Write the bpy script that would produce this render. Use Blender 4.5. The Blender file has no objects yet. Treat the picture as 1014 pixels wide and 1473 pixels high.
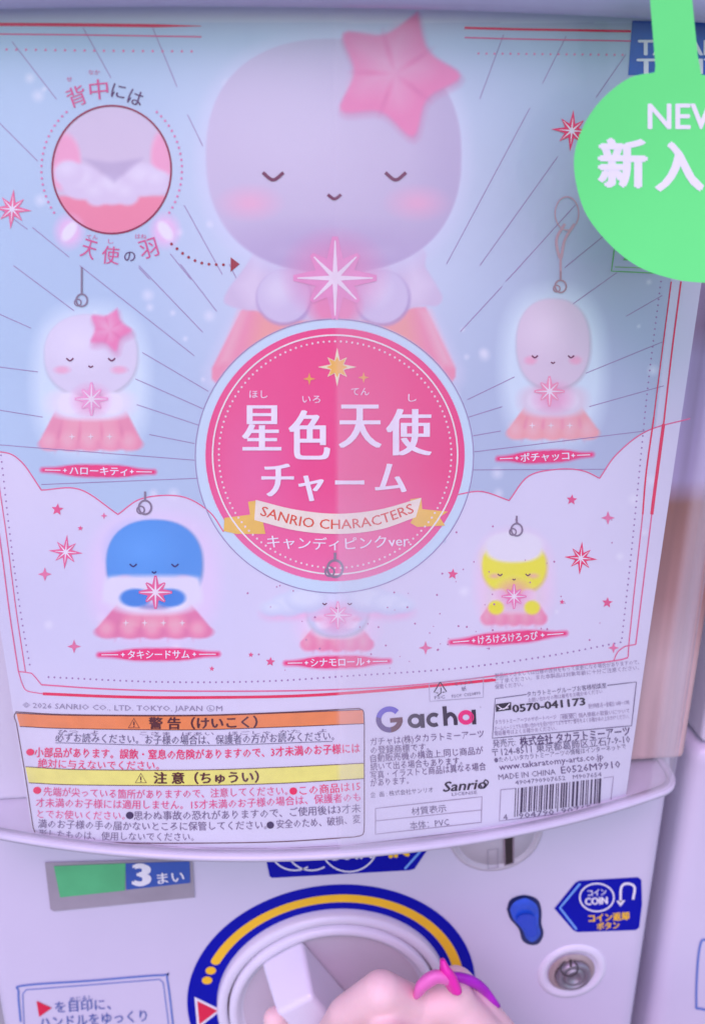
import bpy, bmesh, math, random
import numpy as np
from mathutils import Vector, Matrix

# ------------------------------------------------------------------ camera, sky, sun, exposure
scn = bpy.context.scene
COL = scn.collection
YAW, PIT, FPX = math.radians(4.9), math.radians(20.7), 1275.0
FW = np.array([math.sin(YAW)*math.cos(PIT), math.cos(YAW)*math.cos(PIT), -math.sin(PIT)])
RT = np.array([math.cos(YAW), -math.sin(YAW), 0.0])
UP = np.cross(RT, FW)
CAM = np.array([.008, -.066, 0.0]) - FW*.368
cd = bpy.data.cameras.new('camera')
cam = bpy.data.objects.new('camera', cd); COL.objects.link(cam)
cam.matrix_world = Matrix(((RT[0], UP[0], -FW[0], CAM[0]), (RT[1], UP[1], -FW[1], CAM[1]), (RT[2], UP[2], -FW[2], CAM[2]), (0, 0, 0, 1)))
cd.sensor_fit = 'VERTICAL'; cd.sensor_height = 24.0; cd.lens = 24.0*FPX/1473.0
cd.clip_start = .01; cd.clip_end = 200
cd.dof.use_dof = True; cd.dof.focus_distance = .385; cd.dof.aperture_fstop = 5.6
scn.camera = cam
SUN_EL, SUN_AZ = 52, 200       # azimuth measured clockwise from +y (north); 180 = straight in front of the machine
w = bpy.data.worlds.new('World'); scn.world = w; w.use_nodes = True
nt = w.node_tree; bg = nt.nodes['Background']
sky = nt.nodes.new('ShaderNodeTexSky'); sky.sky_type = 'NISHITA'; sky.sun_disc = False
sky.sun_elevation = math.radians(SUN_EL); sky.sun_rotation = math.radians(SUN_AZ)
nt.links.new(sky.outputs[0], bg.inputs[0]); bg.inputs[1].default_value = .15
sl = bpy.data.lights.new('sun', 'SUN'); sl.energy = 1.2; sl.angle = math.radians(40); sl.color = (.95, .46, 1)
so = bpy.data.objects.new('sun', sl); COL.objects.link(so)
az, el = math.radians(SUN_AZ), math.radians(SUN_EL)
sd = Vector((math.sin(az)*math.cos(el), math.cos(az)*math.cos(el), math.sin(el)))
so.rotation_euler = sd.to_track_quat('Z', 'Y').to_euler()
scn.view_settings.view_transform = 'Standard'; scn.view_settings.look = 'None'
scn.view_settings.exposure = .42; scn.view_settings.gamma = 1
scn.cycles.transparent_max_bounces = 24

# ------------------------------------------------------------------ helpers
random.seed(5)
RC = .5; YC = -.06 + RC            # the display card is bent to a cylinder of radius RC about a vertical axis

def ray(x, y):
    d = FW*FPX + RT*(x-507) + UP*(736.5-y)
    return d/np.linalg.norm(d)

def on_card(x, y, off=0.0):        # a point of the bent card (off metres in front of it)
    d = ray(x, y); R = RC+off
    ox, oy = CAM[0], CAM[1]-YC
    a = d[0]**2+d[1]**2; b = ox*d[0]+oy*d[1]; c = ox*ox+oy*oy-R*R
    disc = max(b*b-a*c, 0)
    return CAM + d*((-b-math.sqrt(disc))/a)

def on_plane(x, y, off=0.0):       # a point of the upright machine front at y = 0
    d = ray(x, y); return CAM + d*((-off-CAM[1])/d[1])

WHITE = (208, 197, 231)            # how plain white paper reads under this light
def lin(c):
    c = c/255.0
    return c/12.92 if c <= .04045 else ((c+.055)/1.055)**2.4
def alb(c, k=.80):
    return tuple(min(.92, max(.006, lin(v)/lin(wv)*k*1.05-.045)) for v, wv in zip(c, WHITE))   # a printed colour, less the veil of the window

MATS = {}
def mat(name, rgb=None, rough=.45, metal=0.0, noise=.04, nscale=60, raw=None, bump=0.0, coat=0.0, attr=None, spec=.5, sss=0):
    if name in MATS: return MATS[name]
    m = bpy.data.materials.new(name); m.use_nodes = True; n = m.node_tree; p = n.nodes['Principled BSDF']
    col = raw if raw else (alb(rgb) if rgb else (1, 1, 1))
    tc = n.nodes.new('ShaderNodeTexCoord'); nz = n.nodes.new('ShaderNodeTexNoise')
    nz.inputs['Scale'].default_value = nscale; nz.inputs['Detail'].default_value = 5
    n.links.new(tc.outputs['Object'], nz.inputs['Vector'])
    mp = n.nodes.new('ShaderNodeMapRange'); mp.inputs['To Min'].default_value = 1-noise; mp.inputs['To Max'].default_value = 1+noise
    mp.inputs['From Min'].default_value = .3; mp.inputs['From Max'].default_value = .7
    n.links.new(nz.outputs['Fac'], mp.inputs['Value'])
    hs = n.nodes.new('ShaderNodeVectorMath'); hs.operation = 'SCALE'
    if attr:
        at = n.nodes.new('ShaderNodeAttribute'); at.attribute_name = attr
        n.links.new(at.outputs['Color'], hs.inputs[0])
    else:
        hs.inputs[0].default_value = col
    n.links.new(mp.outputs[0], hs.inputs['Scale']); n.links.new(hs.outputs[0], p.inputs['Base Color'])
    p.inputs['Roughness'].default_value = rough; p.inputs['Metallic'].default_value = metal
    p.inputs['Coat Weight'].default_value = coat; p.inputs['Coat Roughness'].default_value = .1
    p.inputs['Specular IOR Level'].default_value = spec
    if sss:
        p.inputs['Subsurface Weight'].default_value = sss; p.inputs['Subsurface Radius'].default_value = (.008, .003, .002); p.inputs['Subsurface Scale'].default_value = 1
    if bump:
        b = n.nodes.new('ShaderNodeBump'); b.inputs['Strength'].default_value = bump; b.inputs['Distance'].default_value = .0004
        n2 = n.nodes.new('ShaderNodeTexNoise'); n2.inputs['Scale'].default_value = nscale*12; n.links.new(tc.outputs['Object'], n2.inputs['Vector'])
        n.links.new(n2.outputs['Fac'], b.inputs['Height']); n.links.new(b.outputs[0], p.inputs['Normal'])
    MATS[name] = m
    return m
def ink(rgb): return mat('ink_%02x%02x%02x' % rgb, rgb, rough=.5, noise=.05, nscale=150)

def link(name, me, m, parent=None, label=None, kind=None, cat=None, smooth=False, group=None):
    o = bpy.data.objects.new(name, me); COL.objects.link(o)
    if m: me.materials.append(m)
    if parent: o.parent = parent
    if label: o['label'] = label
    if kind: o['kind'] = kind
    if cat: o['category'] = cat
    if group: o['group'] = group
    if smooth:
        for p in me.polygons: p.use_smooth = True
    return o
def empty(name, loc, label, cat, group=None):
    o = bpy.data.objects.new(name, None); COL.objects.link(o); o.location = loc; o['label'] = label; o['category'] = cat
    o.empty_display_size = .02
    if group: o['group'] = group
    OFFS[o.name] = Vector(loc)
    return o
OFFS = {}
def rebase(parent, pts):            # world points -> local points under a parent Empty that is only translated
    p = parent; off = Vector((0, 0, 0))
    while p:
        off += OFFS.get(p.name, Vector((0, 0, 0))); p = p.parent
    return [(q[0]-off.x, q[1]-off.y, q[2]-off.z) for q in pts]
def mesh(name, V, F, m, parent=None, smooth=False, **k):
    me = bpy.data.meshes.new(name); me.from_pydata(rebase(parent, V), [], F); me.update()
    return link(name, me, m, parent, smooth=smooth, **k)

class Ink2D:
    """Collects flat print shapes in picture coordinates; build() lays them on the card or the panel."""
    def __init__(s): s.V = []; s.F = []
    def poly(s, P):
        b = len(s.V); s.V += [(float(x), float(y)) for x, y in P]; s.F.append(tuple(range(b, b+len(P)))); return s
    def strip(s, A, B, closed=False):
        n = len(A)
        for i in range(n if closed else n-1):
            j = (i+1) % n; s.poly([A[i], A[j], B[j], B[i]])
        return s
    def line(s, P, wd, closed=False, w1=None):
        P = [np.array(p, float) for p in P]
        if closed: P.append(P[0])
        D = []
        for a, b in zip(P[:-1], P[1:]):   # long stretches are divided so that they follow the bend of the card
            k = max(1, int(np.hypot(*(b-a))/14)); D += [a+(b-a)*i/k for i in range(k)]
        if not closed: D.append(P[-1])
        P = D; n = len(P); A = []; B = []
        for i in range(n):
            a = P[(i-1) % n] if (i or closed) else P[i]; c = P[(i+1) % n] if (i < n-1 or closed) else P[i]
            t = c-a; L = np.hypot(*t) or 1; nn = np.array([-t[1], t[0]])/L
            ww = wd if w1 is None else wd+(w1-wd)*i/(n-1)
            A.append(P[i]+nn*ww/2); B.append(P[i]-nn*ww/2)
        return s.strip(A, B, closed)
    def ell(s, cx, cy, rx, ry, n=32, rot=0):
        c, q = math.cos(rot), math.sin(rot)
        return s.poly([(cx+rx*math.cos(t)*c-ry*math.sin(t)*q, cy+rx*math.cos(t)*q+ry*math.sin(t)*c) for t in [2*math.pi*i/n for i in range(n)]])
    def dots(s, P, step, r):
        L = 0; P = resample(P, step)
        for x, y in P: s.ell(x, y, r, r, 7)
        return s
    def star(s, cx, cy, r, n, inner, rot=0):
        for k in range(n):           # one kite per arm keeps every face convex
            t = rot+2*math.pi*k/n-math.pi/2; h = math.pi/n
            s.poly([(cx, cy), (cx+inner*r*math.cos(t-h), cy+inner*r*math.sin(t-h)), (cx+r*math.cos(t), cy+r*math.sin(t)), (cx+inner*r*math.cos(t+h), cy+inner*r*math.sin(t+h))])
        return s
    def build(s, name, fn, off, m, parent, cut=None, thick=0.0, **k):
        bm = bmesh.new()
        vs = [bm.verts.new((x, y, 0)) for x, y in s.V]
        for f in s.F:
            try: bm.faces.new([vs[i] for i in f])
            except ValueError: pass
        big = [f for f in bm.faces if len(f.verts) > 4]
        if big: bmesh.ops.triangulate(bm, faces=big)
        if cut:
            xs = [v.co.x for v in bm.verts]; ys = [v.co.y for v in bm.verts]
            for ax, lo, hi in ((0, min(xs), max(xs)), (1, min(ys), max(ys))):
                q = lo+cut
                while q < hi:
                    bmesh.ops.bisect_plane(bm, geom=bm.verts[:]+bm.edges[:]+bm.faces[:], plane_co=(q, 0, 0) if ax == 0 else (0, q, 0), plane_no=(1, 0, 0) if ax == 0 else (0, 1, 0), dist=1e-5)
                    q += cut
        if thick:
            bmesh.ops.remove_doubles(bm, verts=bm.verts, dist=1e-4)
        for f in bm.faces:
            f.normal_update()
            if f.normal.z > 0: f.normal_flip()
        Z = getattr(s, 'Z', None)
        for i, v in enumerate(bm.verts): v.co.z = off+(Z[i] if Z is not None else 0)
        if thick:
            be = [e for e in bm.edges if e.is_boundary]
            r = bmesh.ops.extrude_edge_only(bm, edges=be)
            for g in r['geom']:
                if isinstance(g, bmesh.types.BMVert): g.co.z = off-thick
        pts = [fn(v.co.x, v.co.y, v.co.z) for v in bm.verts]
        pts = rebase(parent, pts)
        for v, p in zip(bm.verts, pts): v.co = p
        me = bpy.data.meshes.new(name); bm.to_mesh(me); bm.free()
        return link(name, me, m, parent, **k)

def resample(P, step):
    P = [np.array(p, float) for p in P]; out = [P[0]]; acc = 0
    for a, b in zip(P[:-1], P[1:]):
        L = np.hypot(*(b-a)); t = step-acc
        while t <= L: out.append(a+(b-a)*t/L); t += step
        acc = L-(t-step)
    return out
def curve(P, n=12):                # Catmull-Rom through the given points
    P = [np.array(p, float) for p in P]; Q = [2*P[0]-P[1]]+P+[2*P[-1]-P[-2]]; out = []
    for i in range(1, len(Q)-2):
        for k in range(n):
            t = k/n; a, b, c, d = Q[i-1], Q[i], Q[i+1], Q[i+2]
            out.append(.5*((2*b)+(-a+c)*t+(2*a-5*b+4*c-d)*t*t+(-a+3*b-3*c+d)*t**3))
    out.append(P[-1]); return out
def arc(cx, cy, rx, ry, a0, a1, n=24):
    return [(cx+rx*math.cos(math.radians(a0+(a1-a0)*i/n)), cy+ry*math.sin(math.radians(a0+(a1-a0)*i/n))) for i in range(n+1)]

GL = {}
def glyphs(body, bold=0.0, shear=0.0, res=2):
    key = (body, bold, shear, res)
    if key not in GL:
        c = bpy.data.curves.new('lettering', 'FONT'); c.body = body; c.size = 1; c.resolution_u = res; c.shear = shear
        o = bpy.data.objects.new('lettering', c); COL.objects.link(o)
        bpy.context.view_layer.update()
        me = bpy.data.meshes.new_from_object(o.evaluated_get(bpy.context.evaluated_depsgraph_get()))
        V = np.array([v.co[:2] for v in me.vertices]) if len(me.vertices) else np.zeros((1, 2))
        F = [tuple(p.vertices) for p in me.polygons]
        bpy.data.objects.remove(o); bpy.data.meshes.remove(me); bpy.data.curves.remove(c)
        Z = np.zeros(len(V))
        if bold:                     # heavier strokes: shifted copies, each a hair above the last
            V0, F0, n0 = V, F, len(V); Vs, Fs, Zs = [], [], []
            sh = ((0, 0), (1, 0), (-1, 0), (.5, 0), (-.5, 0)) if bold < 0 else ((0, 0), (1, 0), (-1, 0), (0, .6), (0, -.6)) if bold > .012 else ((-.7, 0), (.7, 0))
            for k, (a, b) in enumerate(sh):
                Vs.append(V0+np.array([a, b])*bold); Fs += [tuple(i+k*n0 for i in f) for f in F0]; Zs.append(np.full(n0, k*.000012))
            V, F, Z = np.concatenate(Vs), Fs, np.concatenate(Zs)
        GL[key] = (V, F, Z)
    return GL[key]
def text(body, pts, h, m, fn, off, parent, bold=0.0, shear=0.0, name='lettering', res=2, label=None):
    """lettering along a baseline through pts (2 points straight, 3 or more curved), h = em height in picture pixels"""
    V, F, Z = glyphs(body, bold, shear, res)
    base = curve(pts, 14) if len(pts) > 2 else [np.array(p, float) for p in pts]
    seg = [np.hypot(*(b-a)) for a, b in zip(base[:-1], base[1:])]; cum = np.concatenate([[0], np.cumsum(seg)]); L = cum[-1]
    x0, x1 = V[:, 0].min(), V[:, 0].max(); s = Ink2D()
    B = np.array(base)
    T = np.gradient(B, axis=0); T /= np.linalg.norm(T, axis=1)[:, None]
    for x, y in V:
        u = (x-x0)/(x1-x0)*L
        px, py = np.interp(u, cum, B[:, 0]), np.interp(u, cum, B[:, 1])
        tx, ty = np.interp(u, cum, T[:, 0]), np.interp(u, cum, T[:, 1])
        s.V.append((px+ty*y*h, py-tx*y*h))
    s.F = F; s.Z = Z
    return s.build(name, fn, off, m, parent, label=label)
def glyph_box(body, x0, y0, x1, y1, m, fn, off, parent, bold=0.03, rot=0, name='lettering', shear=0):
    V, F, Z = glyphs(body, bold, shear, 4); lo, hi = V.min(0), V.max(0); s = Ink2D(); cx, cy = (x0+x1)/2, (y0+y1)/2
    for x, y in V:
        u = (x-lo[0])/(hi[0]-lo[0])-.5; v = .5-(y-lo[1])/(hi[1]-lo[1]); X, Y = u*(x1-x0), v*(y1-y0)
        s.V.append((cx+X*math.cos(rot)-Y*math.sin(rot), cy+X*math.sin(rot)+Y*math.cos(rot)))
    s.F = F; s.Z = Z
    return s.build(name, fn, off, m, parent)

def lathe(name, prof, cx, cz, m, parent, seg=96, **k):   # prof: (radius, y) pairs turned about the axis through (cx, cz) parallel to y
    V = []; F = []
    for r, y in prof:
        for i in range(seg):
            t = 2*math.pi*i/seg; V.append((cx+r*math.cos(t), y, cz+r*math.sin(t)))
    for j in range(len(prof)-1):
        for i in range(seg):
            a, b = j*seg+i, j*seg+(i+1) % seg; F.append((a, b, b+seg, a+seg))
    o = mesh(name, V, F, m, parent, smooth=True, **k)
    return o
def loft(name, prof, zs, m, parent, closed=False, **k):   # xy profile extruded through heights
    V = []; F = []; n = len(prof)
    for z in zs: V += [(x, y, z) for x, y in prof]
    for j in range(len(zs)-1):
        for i in range(n if closed else n-1):
            a, b = j*n+i, j*n+(i+1) % n; F.append((a, b, b+n, a+n))
    return mesh(name, V, F, m, parent, **k)
def box(name, x0, x1, y0, y1, z0, z1, m, parent, bev=.003, seg=3, **k):
    bm = bmesh.new(); bmesh.ops.create_cube(bm, size=1)
    for v in bm.verts: v.co = ((x0+x1)/2+v.co.x*(x1-x0), (y0+y1)/2+v.co.y*(y1-y0), (z0+z1)/2+v.co.z*(z1-z0))
    if bev: bmesh.ops.bevel(bm, geom=bm.edges[:], offset=bev, segments=seg, affect='EDGES', profile=.6)
    for v, p in zip(bm.verts, rebase(parent, [v.co[:] for v in bm.verts])): v.co = p
    me = bpy.data.meshes.new(name); bm.to_mesh(me); bm.free()
    return link(name, me, m, parent, smooth=True, **k)

# ------------------------------------------------------------------ materials
M_BODY = mat('white_enamel', raw=(.66, .635, .74), rough=.30, noise=.02, nscale=18, bump=.05)
M_PLAST = mat('white_plastic', raw=(.76, .75, .82), rough=.3, noise=.015, nscale=30)
M_DISH = mat('grey_plastic', raw=(.58, .53, .58), rough=.42, noise=.03, nscale=40)
M_BLUE = mat('blue_print', raw=(.002, .005, .36), rough=.5, noise=.05, nscale=50, spec=.15)
M_YEL = mat('yellow_print', raw=(.95, .58, .03), rough=.5, noise=.04, spec=.2)
M_RED = mat('red_print', raw=(.75, .012, .06), rough=.4)
M_WHT = mat('white_print', raw=(.86, .86, .86), rough=.4, noise=.02)
M_LBLUE = mat('pale_blue_print', raw=(.18, .42, .86), rough=.4)
M_STEEL = mat('steel', raw=(.42, .38, .42), rough=.48, metal=1, noise=.12, nscale=120)
M_DARK = mat('dark_gap', raw=(.03, .02, .02), rough=.6)

def clear_mat(name, haze, glare=0.0, tint=(1, 1, 1)):
    m = bpy.data.materials.new(name); m.use_nodes = True; n = m.node_tree; n.nodes.clear()
    out = n.nodes.new('ShaderNodeOutputMaterial'); tr = n.nodes.new('ShaderNodeBsdfTransparent'); tr.inputs[0].default_value = (*tint, 1)
    gl = n.nodes.new('ShaderNodeBsdfGlossy'); gl.inputs['Roughness'].default_value = .07
    fr = n.nodes.new('ShaderNodeFresnel'); fr.inputs[0].default_value = 1.30
    df = n.nodes.new('ShaderNodeBsdfDiffuse'); df.inputs[0].default_value = (.85, .85, .88, 1)
    a = n.nodes.new('ShaderNodeMixShader'); b = n.nodes.new('ShaderNodeMixShader')
    nz = n.nodes.new('ShaderNodeTexNoise'); tc = n.nodes.new('ShaderNodeTexCoord'); mp = n.nodes.new('ShaderNodeMapping')
    mp.inputs['Scale'].default_value = (14, 14, 3); nz.inputs['Scale'].default_value = 1.0; nz.inputs['Detail'].default_value = 3
    n.links.new(tc.outputs['Object'], mp.inputs[0]); n.links.new(mp.outputs[0], nz.inputs['Vector'])
    mr = n.nodes.new('ShaderNodeMapRange'); mr.inputs['From Min'].default_value = .35; mr.inputs['From Max'].default_value = .7
    mr.inputs['To Min'].default_value = haze*.3; mr.inputs['To Max'].default_value = haze*1.7
    n.links.new(nz.outputs['Fac'], mr.inputs['Value'])
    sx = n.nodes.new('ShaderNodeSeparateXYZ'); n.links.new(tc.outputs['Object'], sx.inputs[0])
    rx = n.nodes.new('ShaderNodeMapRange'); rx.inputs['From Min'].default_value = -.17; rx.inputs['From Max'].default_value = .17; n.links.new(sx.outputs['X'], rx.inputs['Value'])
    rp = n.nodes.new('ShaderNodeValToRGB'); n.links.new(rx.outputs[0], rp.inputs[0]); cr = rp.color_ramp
    stops = [(0, .10), (.06, .45), (.085, .12), (.30, .0), (.37, .02), (.372, .10), (.46, .04), (.503, .05), (.506, .85), (.56, .72), (.66, .1), (.9, .05), (.985, .1), (1, 1)]   # painted glare: reflection bands and corner highlight put into the window's haze
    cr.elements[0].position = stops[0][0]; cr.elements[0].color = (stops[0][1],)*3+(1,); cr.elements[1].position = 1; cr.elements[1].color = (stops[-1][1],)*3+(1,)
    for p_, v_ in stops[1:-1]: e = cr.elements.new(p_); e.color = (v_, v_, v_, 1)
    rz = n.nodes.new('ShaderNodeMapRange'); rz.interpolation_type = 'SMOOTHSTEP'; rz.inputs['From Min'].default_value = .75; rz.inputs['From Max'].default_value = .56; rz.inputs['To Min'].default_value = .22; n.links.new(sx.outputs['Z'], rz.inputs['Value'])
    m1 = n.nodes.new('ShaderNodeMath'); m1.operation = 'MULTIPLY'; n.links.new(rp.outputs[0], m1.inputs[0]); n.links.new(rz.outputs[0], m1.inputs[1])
    m3 = n.nodes.new('ShaderNodeMath'); m3.operation = 'MULTIPLY_ADD'; m3.inputs[1].default_value = glare; n.links.new(m1.outputs[0], m3.inputs[0]); n.links.new(mr.outputs[0], m3.inputs[2])
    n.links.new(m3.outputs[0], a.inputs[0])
    n.links.new(tr.outputs[0], a.inputs[1]); n.links.new(df.outputs[0], a.inputs[2])
    bp = n.nodes.new('ShaderNodeBump'); bp.inputs['Strength'].default_value = .12; bp.inputs['Distance'].default_value = .001
    n.links.new(nz.outputs['Fac'], bp.inputs['Height']); n.links.new(bp.outputs[0], gl.inputs['Normal'])
    ge = n.nodes.new('ShaderNodeNewGeometry'); iv = n.nodes.new('ShaderNodeMath'); iv.operation = 'SUBTRACT'; iv.inputs[0].default_value = 1; n.links.new(ge.outputs['Backfacing'], iv.inputs[1])
    mu = n.nodes.new('ShaderNodeMath'); mu.operation = 'MULTIPLY'; n.links.new(fr.outputs[0], mu.inputs[0]); n.links.new(iv.outputs[0], mu.inputs[1])
    n.links.new(mu.outputs[0], b.inputs[0]); n.links.new(a.outputs[0], b.inputs[1]); n.links.new(gl.outputs[0], b.inputs[2])
    n.links.new(b.outputs[0], out.inputs[0]); return m
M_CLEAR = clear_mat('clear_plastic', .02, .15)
M_FROST = clear_mat('frosted_plastic', .38)

# ------------------------------------------------------------------ ground far below
mesh('pavement', [(-30, -30, -1.1), (30, -30, -1.1), (30, 30, -1.1), (-30, 30, -1.1)], [(0, 1, 2, 3)],
     mat('paving', raw=(.42, .40, .38), rough=.9, noise=.15, nscale=4), kind='structure')

# ------------------------------------------------------------------ the capsule machine: housing, body, cover
machine = empty('capsule_machine', (0, 0, -.6), 'white capsule toy machine with clear bulging window, a hand on its blue ringed dial', 'vending machine', 'capsule machines side by side')

def cover_profile(R, hx, r, xo=0.0):
    P = []; a = math.asin(hx/R)
    for i in range(61):
        t = -a+2*a*i/60; P.append((R*math.sin(t), YC-R*math.cos(t)))
    x1, y1 = P[-1]; cx = x1-r*math.sin(a)+0; cy = y1+r*math.cos(a); C = []
    for i in range(1, 13):
        t = a+(math.pi/2-a)*i/12; C.append((cx+r*math.sin(t), cy-r*math.cos(t)))
    C.append((C[-1][0], -.001))
    P = [(-x, y) for x, y in reversed(C)]+P+C
    return [(x+xo, y) for x, y in P]

def build_cover(parent, xo, zb=-.1787, zt=.195):
    out, inn = cover_profile(RC+.008, .176, .018, xo), cover_profile(RC+.0062, .1752, .0168, xo)
    prof = out+inn[::-1]
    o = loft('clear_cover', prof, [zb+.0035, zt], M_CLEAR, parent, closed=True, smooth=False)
    lip_o, lip_i = cover_profile(RC+.0088, .1764, .0184, xo), cover_profile(RC+.0035, .1748, .015, xo)
    V = []; F = []; n = len(lip_o)
    for (dz, src) in ((0.0008, lip_o), (.0030, lip_o), (.0036, lip_i), (0, lip_i)):
        V += [(x, y, zb+dz) for x, y in src]
    for j in range(4):
        for i in range(n-1):
            a, b, c, d = j*n+i, j*n+i+1, ((j+1) % 4)*n+i+1, ((j+1) % 4)*n+i
            F.append((a, b, c, d))
    mesh('cover_lip', V, F, M_FROSTW, parent, smooth=True)
    V = [(x, y, zb+.0012) for x, y in lip_i]; V += [(x, y, zb+.0002) for x, y in lip_i]; n = len(lip_i)
    mesh('cover_floor', V, [tuple(range(n)), tuple(reversed(range(n, 2*n)))], M_FROSTW, parent)
    return o
M_FROSTW = mat('frosted_white', raw=(.62, .60, .68), rough=.3, noise=.03)

def build_case(parent, xo):
    box('body', xo-.2005, xo+.2005, 0, .30, -.62, -.178, M_BODY, parent, bev=.012, seg=5)
    box('housing', xo-.196, xo+.196, .004, .30, -.176, .30, M_PLAST, parent, bev=.004)
    # rounded top rail above the window
    pts = cover_profile(RC+.016, .178, .020, xo); pr = [(0, .1860), (.0015, .1835), (.004, .1832), (.007, .1850), (.0095, .190), (.0105, .196), (.0105, .225), (.006, .240), (-.03, .242)]
    V = []; F = []; n = len(pts)
    cxy = (xo, YC)
    for d, z in pr:
        for x, y in cover_profile(RC+.0085+d, .177+d*.2, .019, xo): V.append((x, y, z))
    for j in range(len(pr)-1):
        for i in range(n-1): a = j*n+i; F.append((a, a+1, a+1+n, a+n))
    mesh('top_rail', V, F, mat('rail_plastic', raw=(.44, .46, .62), rough=.3, noise=.03), parent, smooth=True)

build_case(machine, 0)
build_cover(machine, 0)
def grad_mat(name, stops, z0, z1):
    m = mat(name, raw=(.5, .5, .5), rough=.5, noise=.06, nscale=25); n = m.node_tree; p = n.nodes['Principled BSDF']
    tc = n.nodes.new('ShaderNodeTexCoord'); sx = n.nodes.new('ShaderNodeSeparateXYZ'); n.links.new(tc.outputs['Object'], sx.inputs[0])
    rx = n.nodes.new('ShaderNodeMapRange'); rx.inputs['From Min'].default_value = z0; rx.inputs['From Max'].default_value = z1; n.links.new(sx.outputs['Z'], rx.inputs['Value'])
    rp = n.nodes.new('ShaderNodeValToRGB'); n.links.new(rx.outputs[0], rp.inputs[0]); cr = rp.color_ramp
    cr.elements[0].position, cr.elements[0].color = stops[0][0], (*stops[0][1], 1); cr.elements[1].position, cr.elements[1].color = stops[-1][0], (*stops[-1][1], 1)
    for q, c in stops[1:-1]: e = cr.elements.new(q); e.color = (*c, 1)
    nz = n.nodes.new('ShaderNodeTexNoise'); mp = n.nodes.new('ShaderNodeMapping'); mp.inputs['Scale'].default_value = (70, 70, 4); nz.inputs['Scale'].default_value = 1
    n.links.new(tc.outputs['Object'], mp.inputs[0]); n.links.new(mp.outputs[0], nz.inputs['Vector'])
    mr = n.nodes.new('ShaderNodeMapRange'); mr.inputs['From Min'].default_value = .3; mr.inputs['From Max'].default_value = .7; mr.inputs['To Min'].default_value = .55; mr.inputs['To Max'].default_value = 1.35; n.links.new(nz.outputs['Fac'], mr.inputs['Value'])
    vm = n.nodes.new('ShaderNodeVectorMath'); vm.operation = 'SCALE'; n.links.new(rp.outputs[0], vm.inputs[0]); n.links.new(mr.outputs[0], vm.inputs['Scale'])
    n.links.new(vm.outputs[0], p.inputs['Base Color']); return m
# side panel standing in for the blurred neighbour seen through the window, mauve above, orange brown and beige below (heights are above the machine's foot)
M_SIDE = grad_mat('side_standin', [(0, (.66, .47, .44)), (.17, (.70, .50, .46)), (.28, (.46, .24, .20)), (.42, (.36, .15, .09)), (.455, (.52, .44, .66)), (.62, (.50, .44, .66)), (.66, (.34, .24, .36)), (.85, (.40, .36, .55)), (1, (.42, .40, .60))], .425, .79)
box('side_panel_or_standin', -.1985, -.150, -.012, .003, -.1775, .186, M_PLAST, machine, bev=.004)
box('side_panel_or_standin', .150, .1985, -.012, .003, -.174, .186, M_SIDE, machine, bev=.004)

# ------------------------------------------------------------------ painted print of the card
LE = lambda y: 42-.158*(1195-y)
def card_bottom(x): return float(np.interp(x, [-20, 45, 120, 270, 400, 507, 700, 800, 907, 930], [1180, 1193, 1207, 1219, 1220, 1215, 1192, 1176, 1152, 1146]))

def sm(d, w): return np.clip(.5-d/w, 0, 1)
def e_(X, Y, cx, cy, rx, ry, soft=6, rot=0, p=2):
    c, s = math.cos(rot), math.sin(rot); u = ((X-cx)*c+(Y-cy)*s)/rx; v = (-(X-cx)*s+(Y-cy)*c)/ry
    r = (np.abs(u)**p+np.abs(v)**p)**(1/p)
    return sm((r-1)*min(rx, ry), soft)
def inside(X, Y, P, soft=4):       # soft polygon mask
    P = np.array(P, float); D = np.full(X.shape, 1e9); I = np.zeros(X.shape, bool)
    for (x0, y0), (x1, y1) in zip(P, np.roll(P, -1, 0)):
        dx, dy = x1-x0, y1-y0; t = np.clip(((X-x0)*dx+(Y-y0)*dy)/(dx*dx+dy*dy+1e-9), 0, 1)
        D = np.minimum(D, np.hypot(X-x0-t*dx, Y-y0-t*dy))
        cnd = ((y0 > Y) != (y1 > Y)); with_ = x0+(Y-y0)*dx/(dy if abs(dy) > 1e-9 else 1e-9)
        I ^= cnd & (X < with_)
    return sm(np.where(I, -D, D), soft)

CL_L = curve([(-60, 655), (0, 650), (30, 663), (60, 705)], 8)+curve([(60, 705), (115, 704), (170, 740)], 8)+curve([(170, 740), (205, 717), (260, 714), (300, 735), (322, 765)], 8)
CL_R = curve([(655, 712), (692, 707), (732, 720)], 8)+curve([(732, 720), (760, 685), (802, 675), (837, 677), (862, 688)], 8)+curve([(862, 688), (887, 653), (930, 620), (992, 602)], 8)

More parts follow.
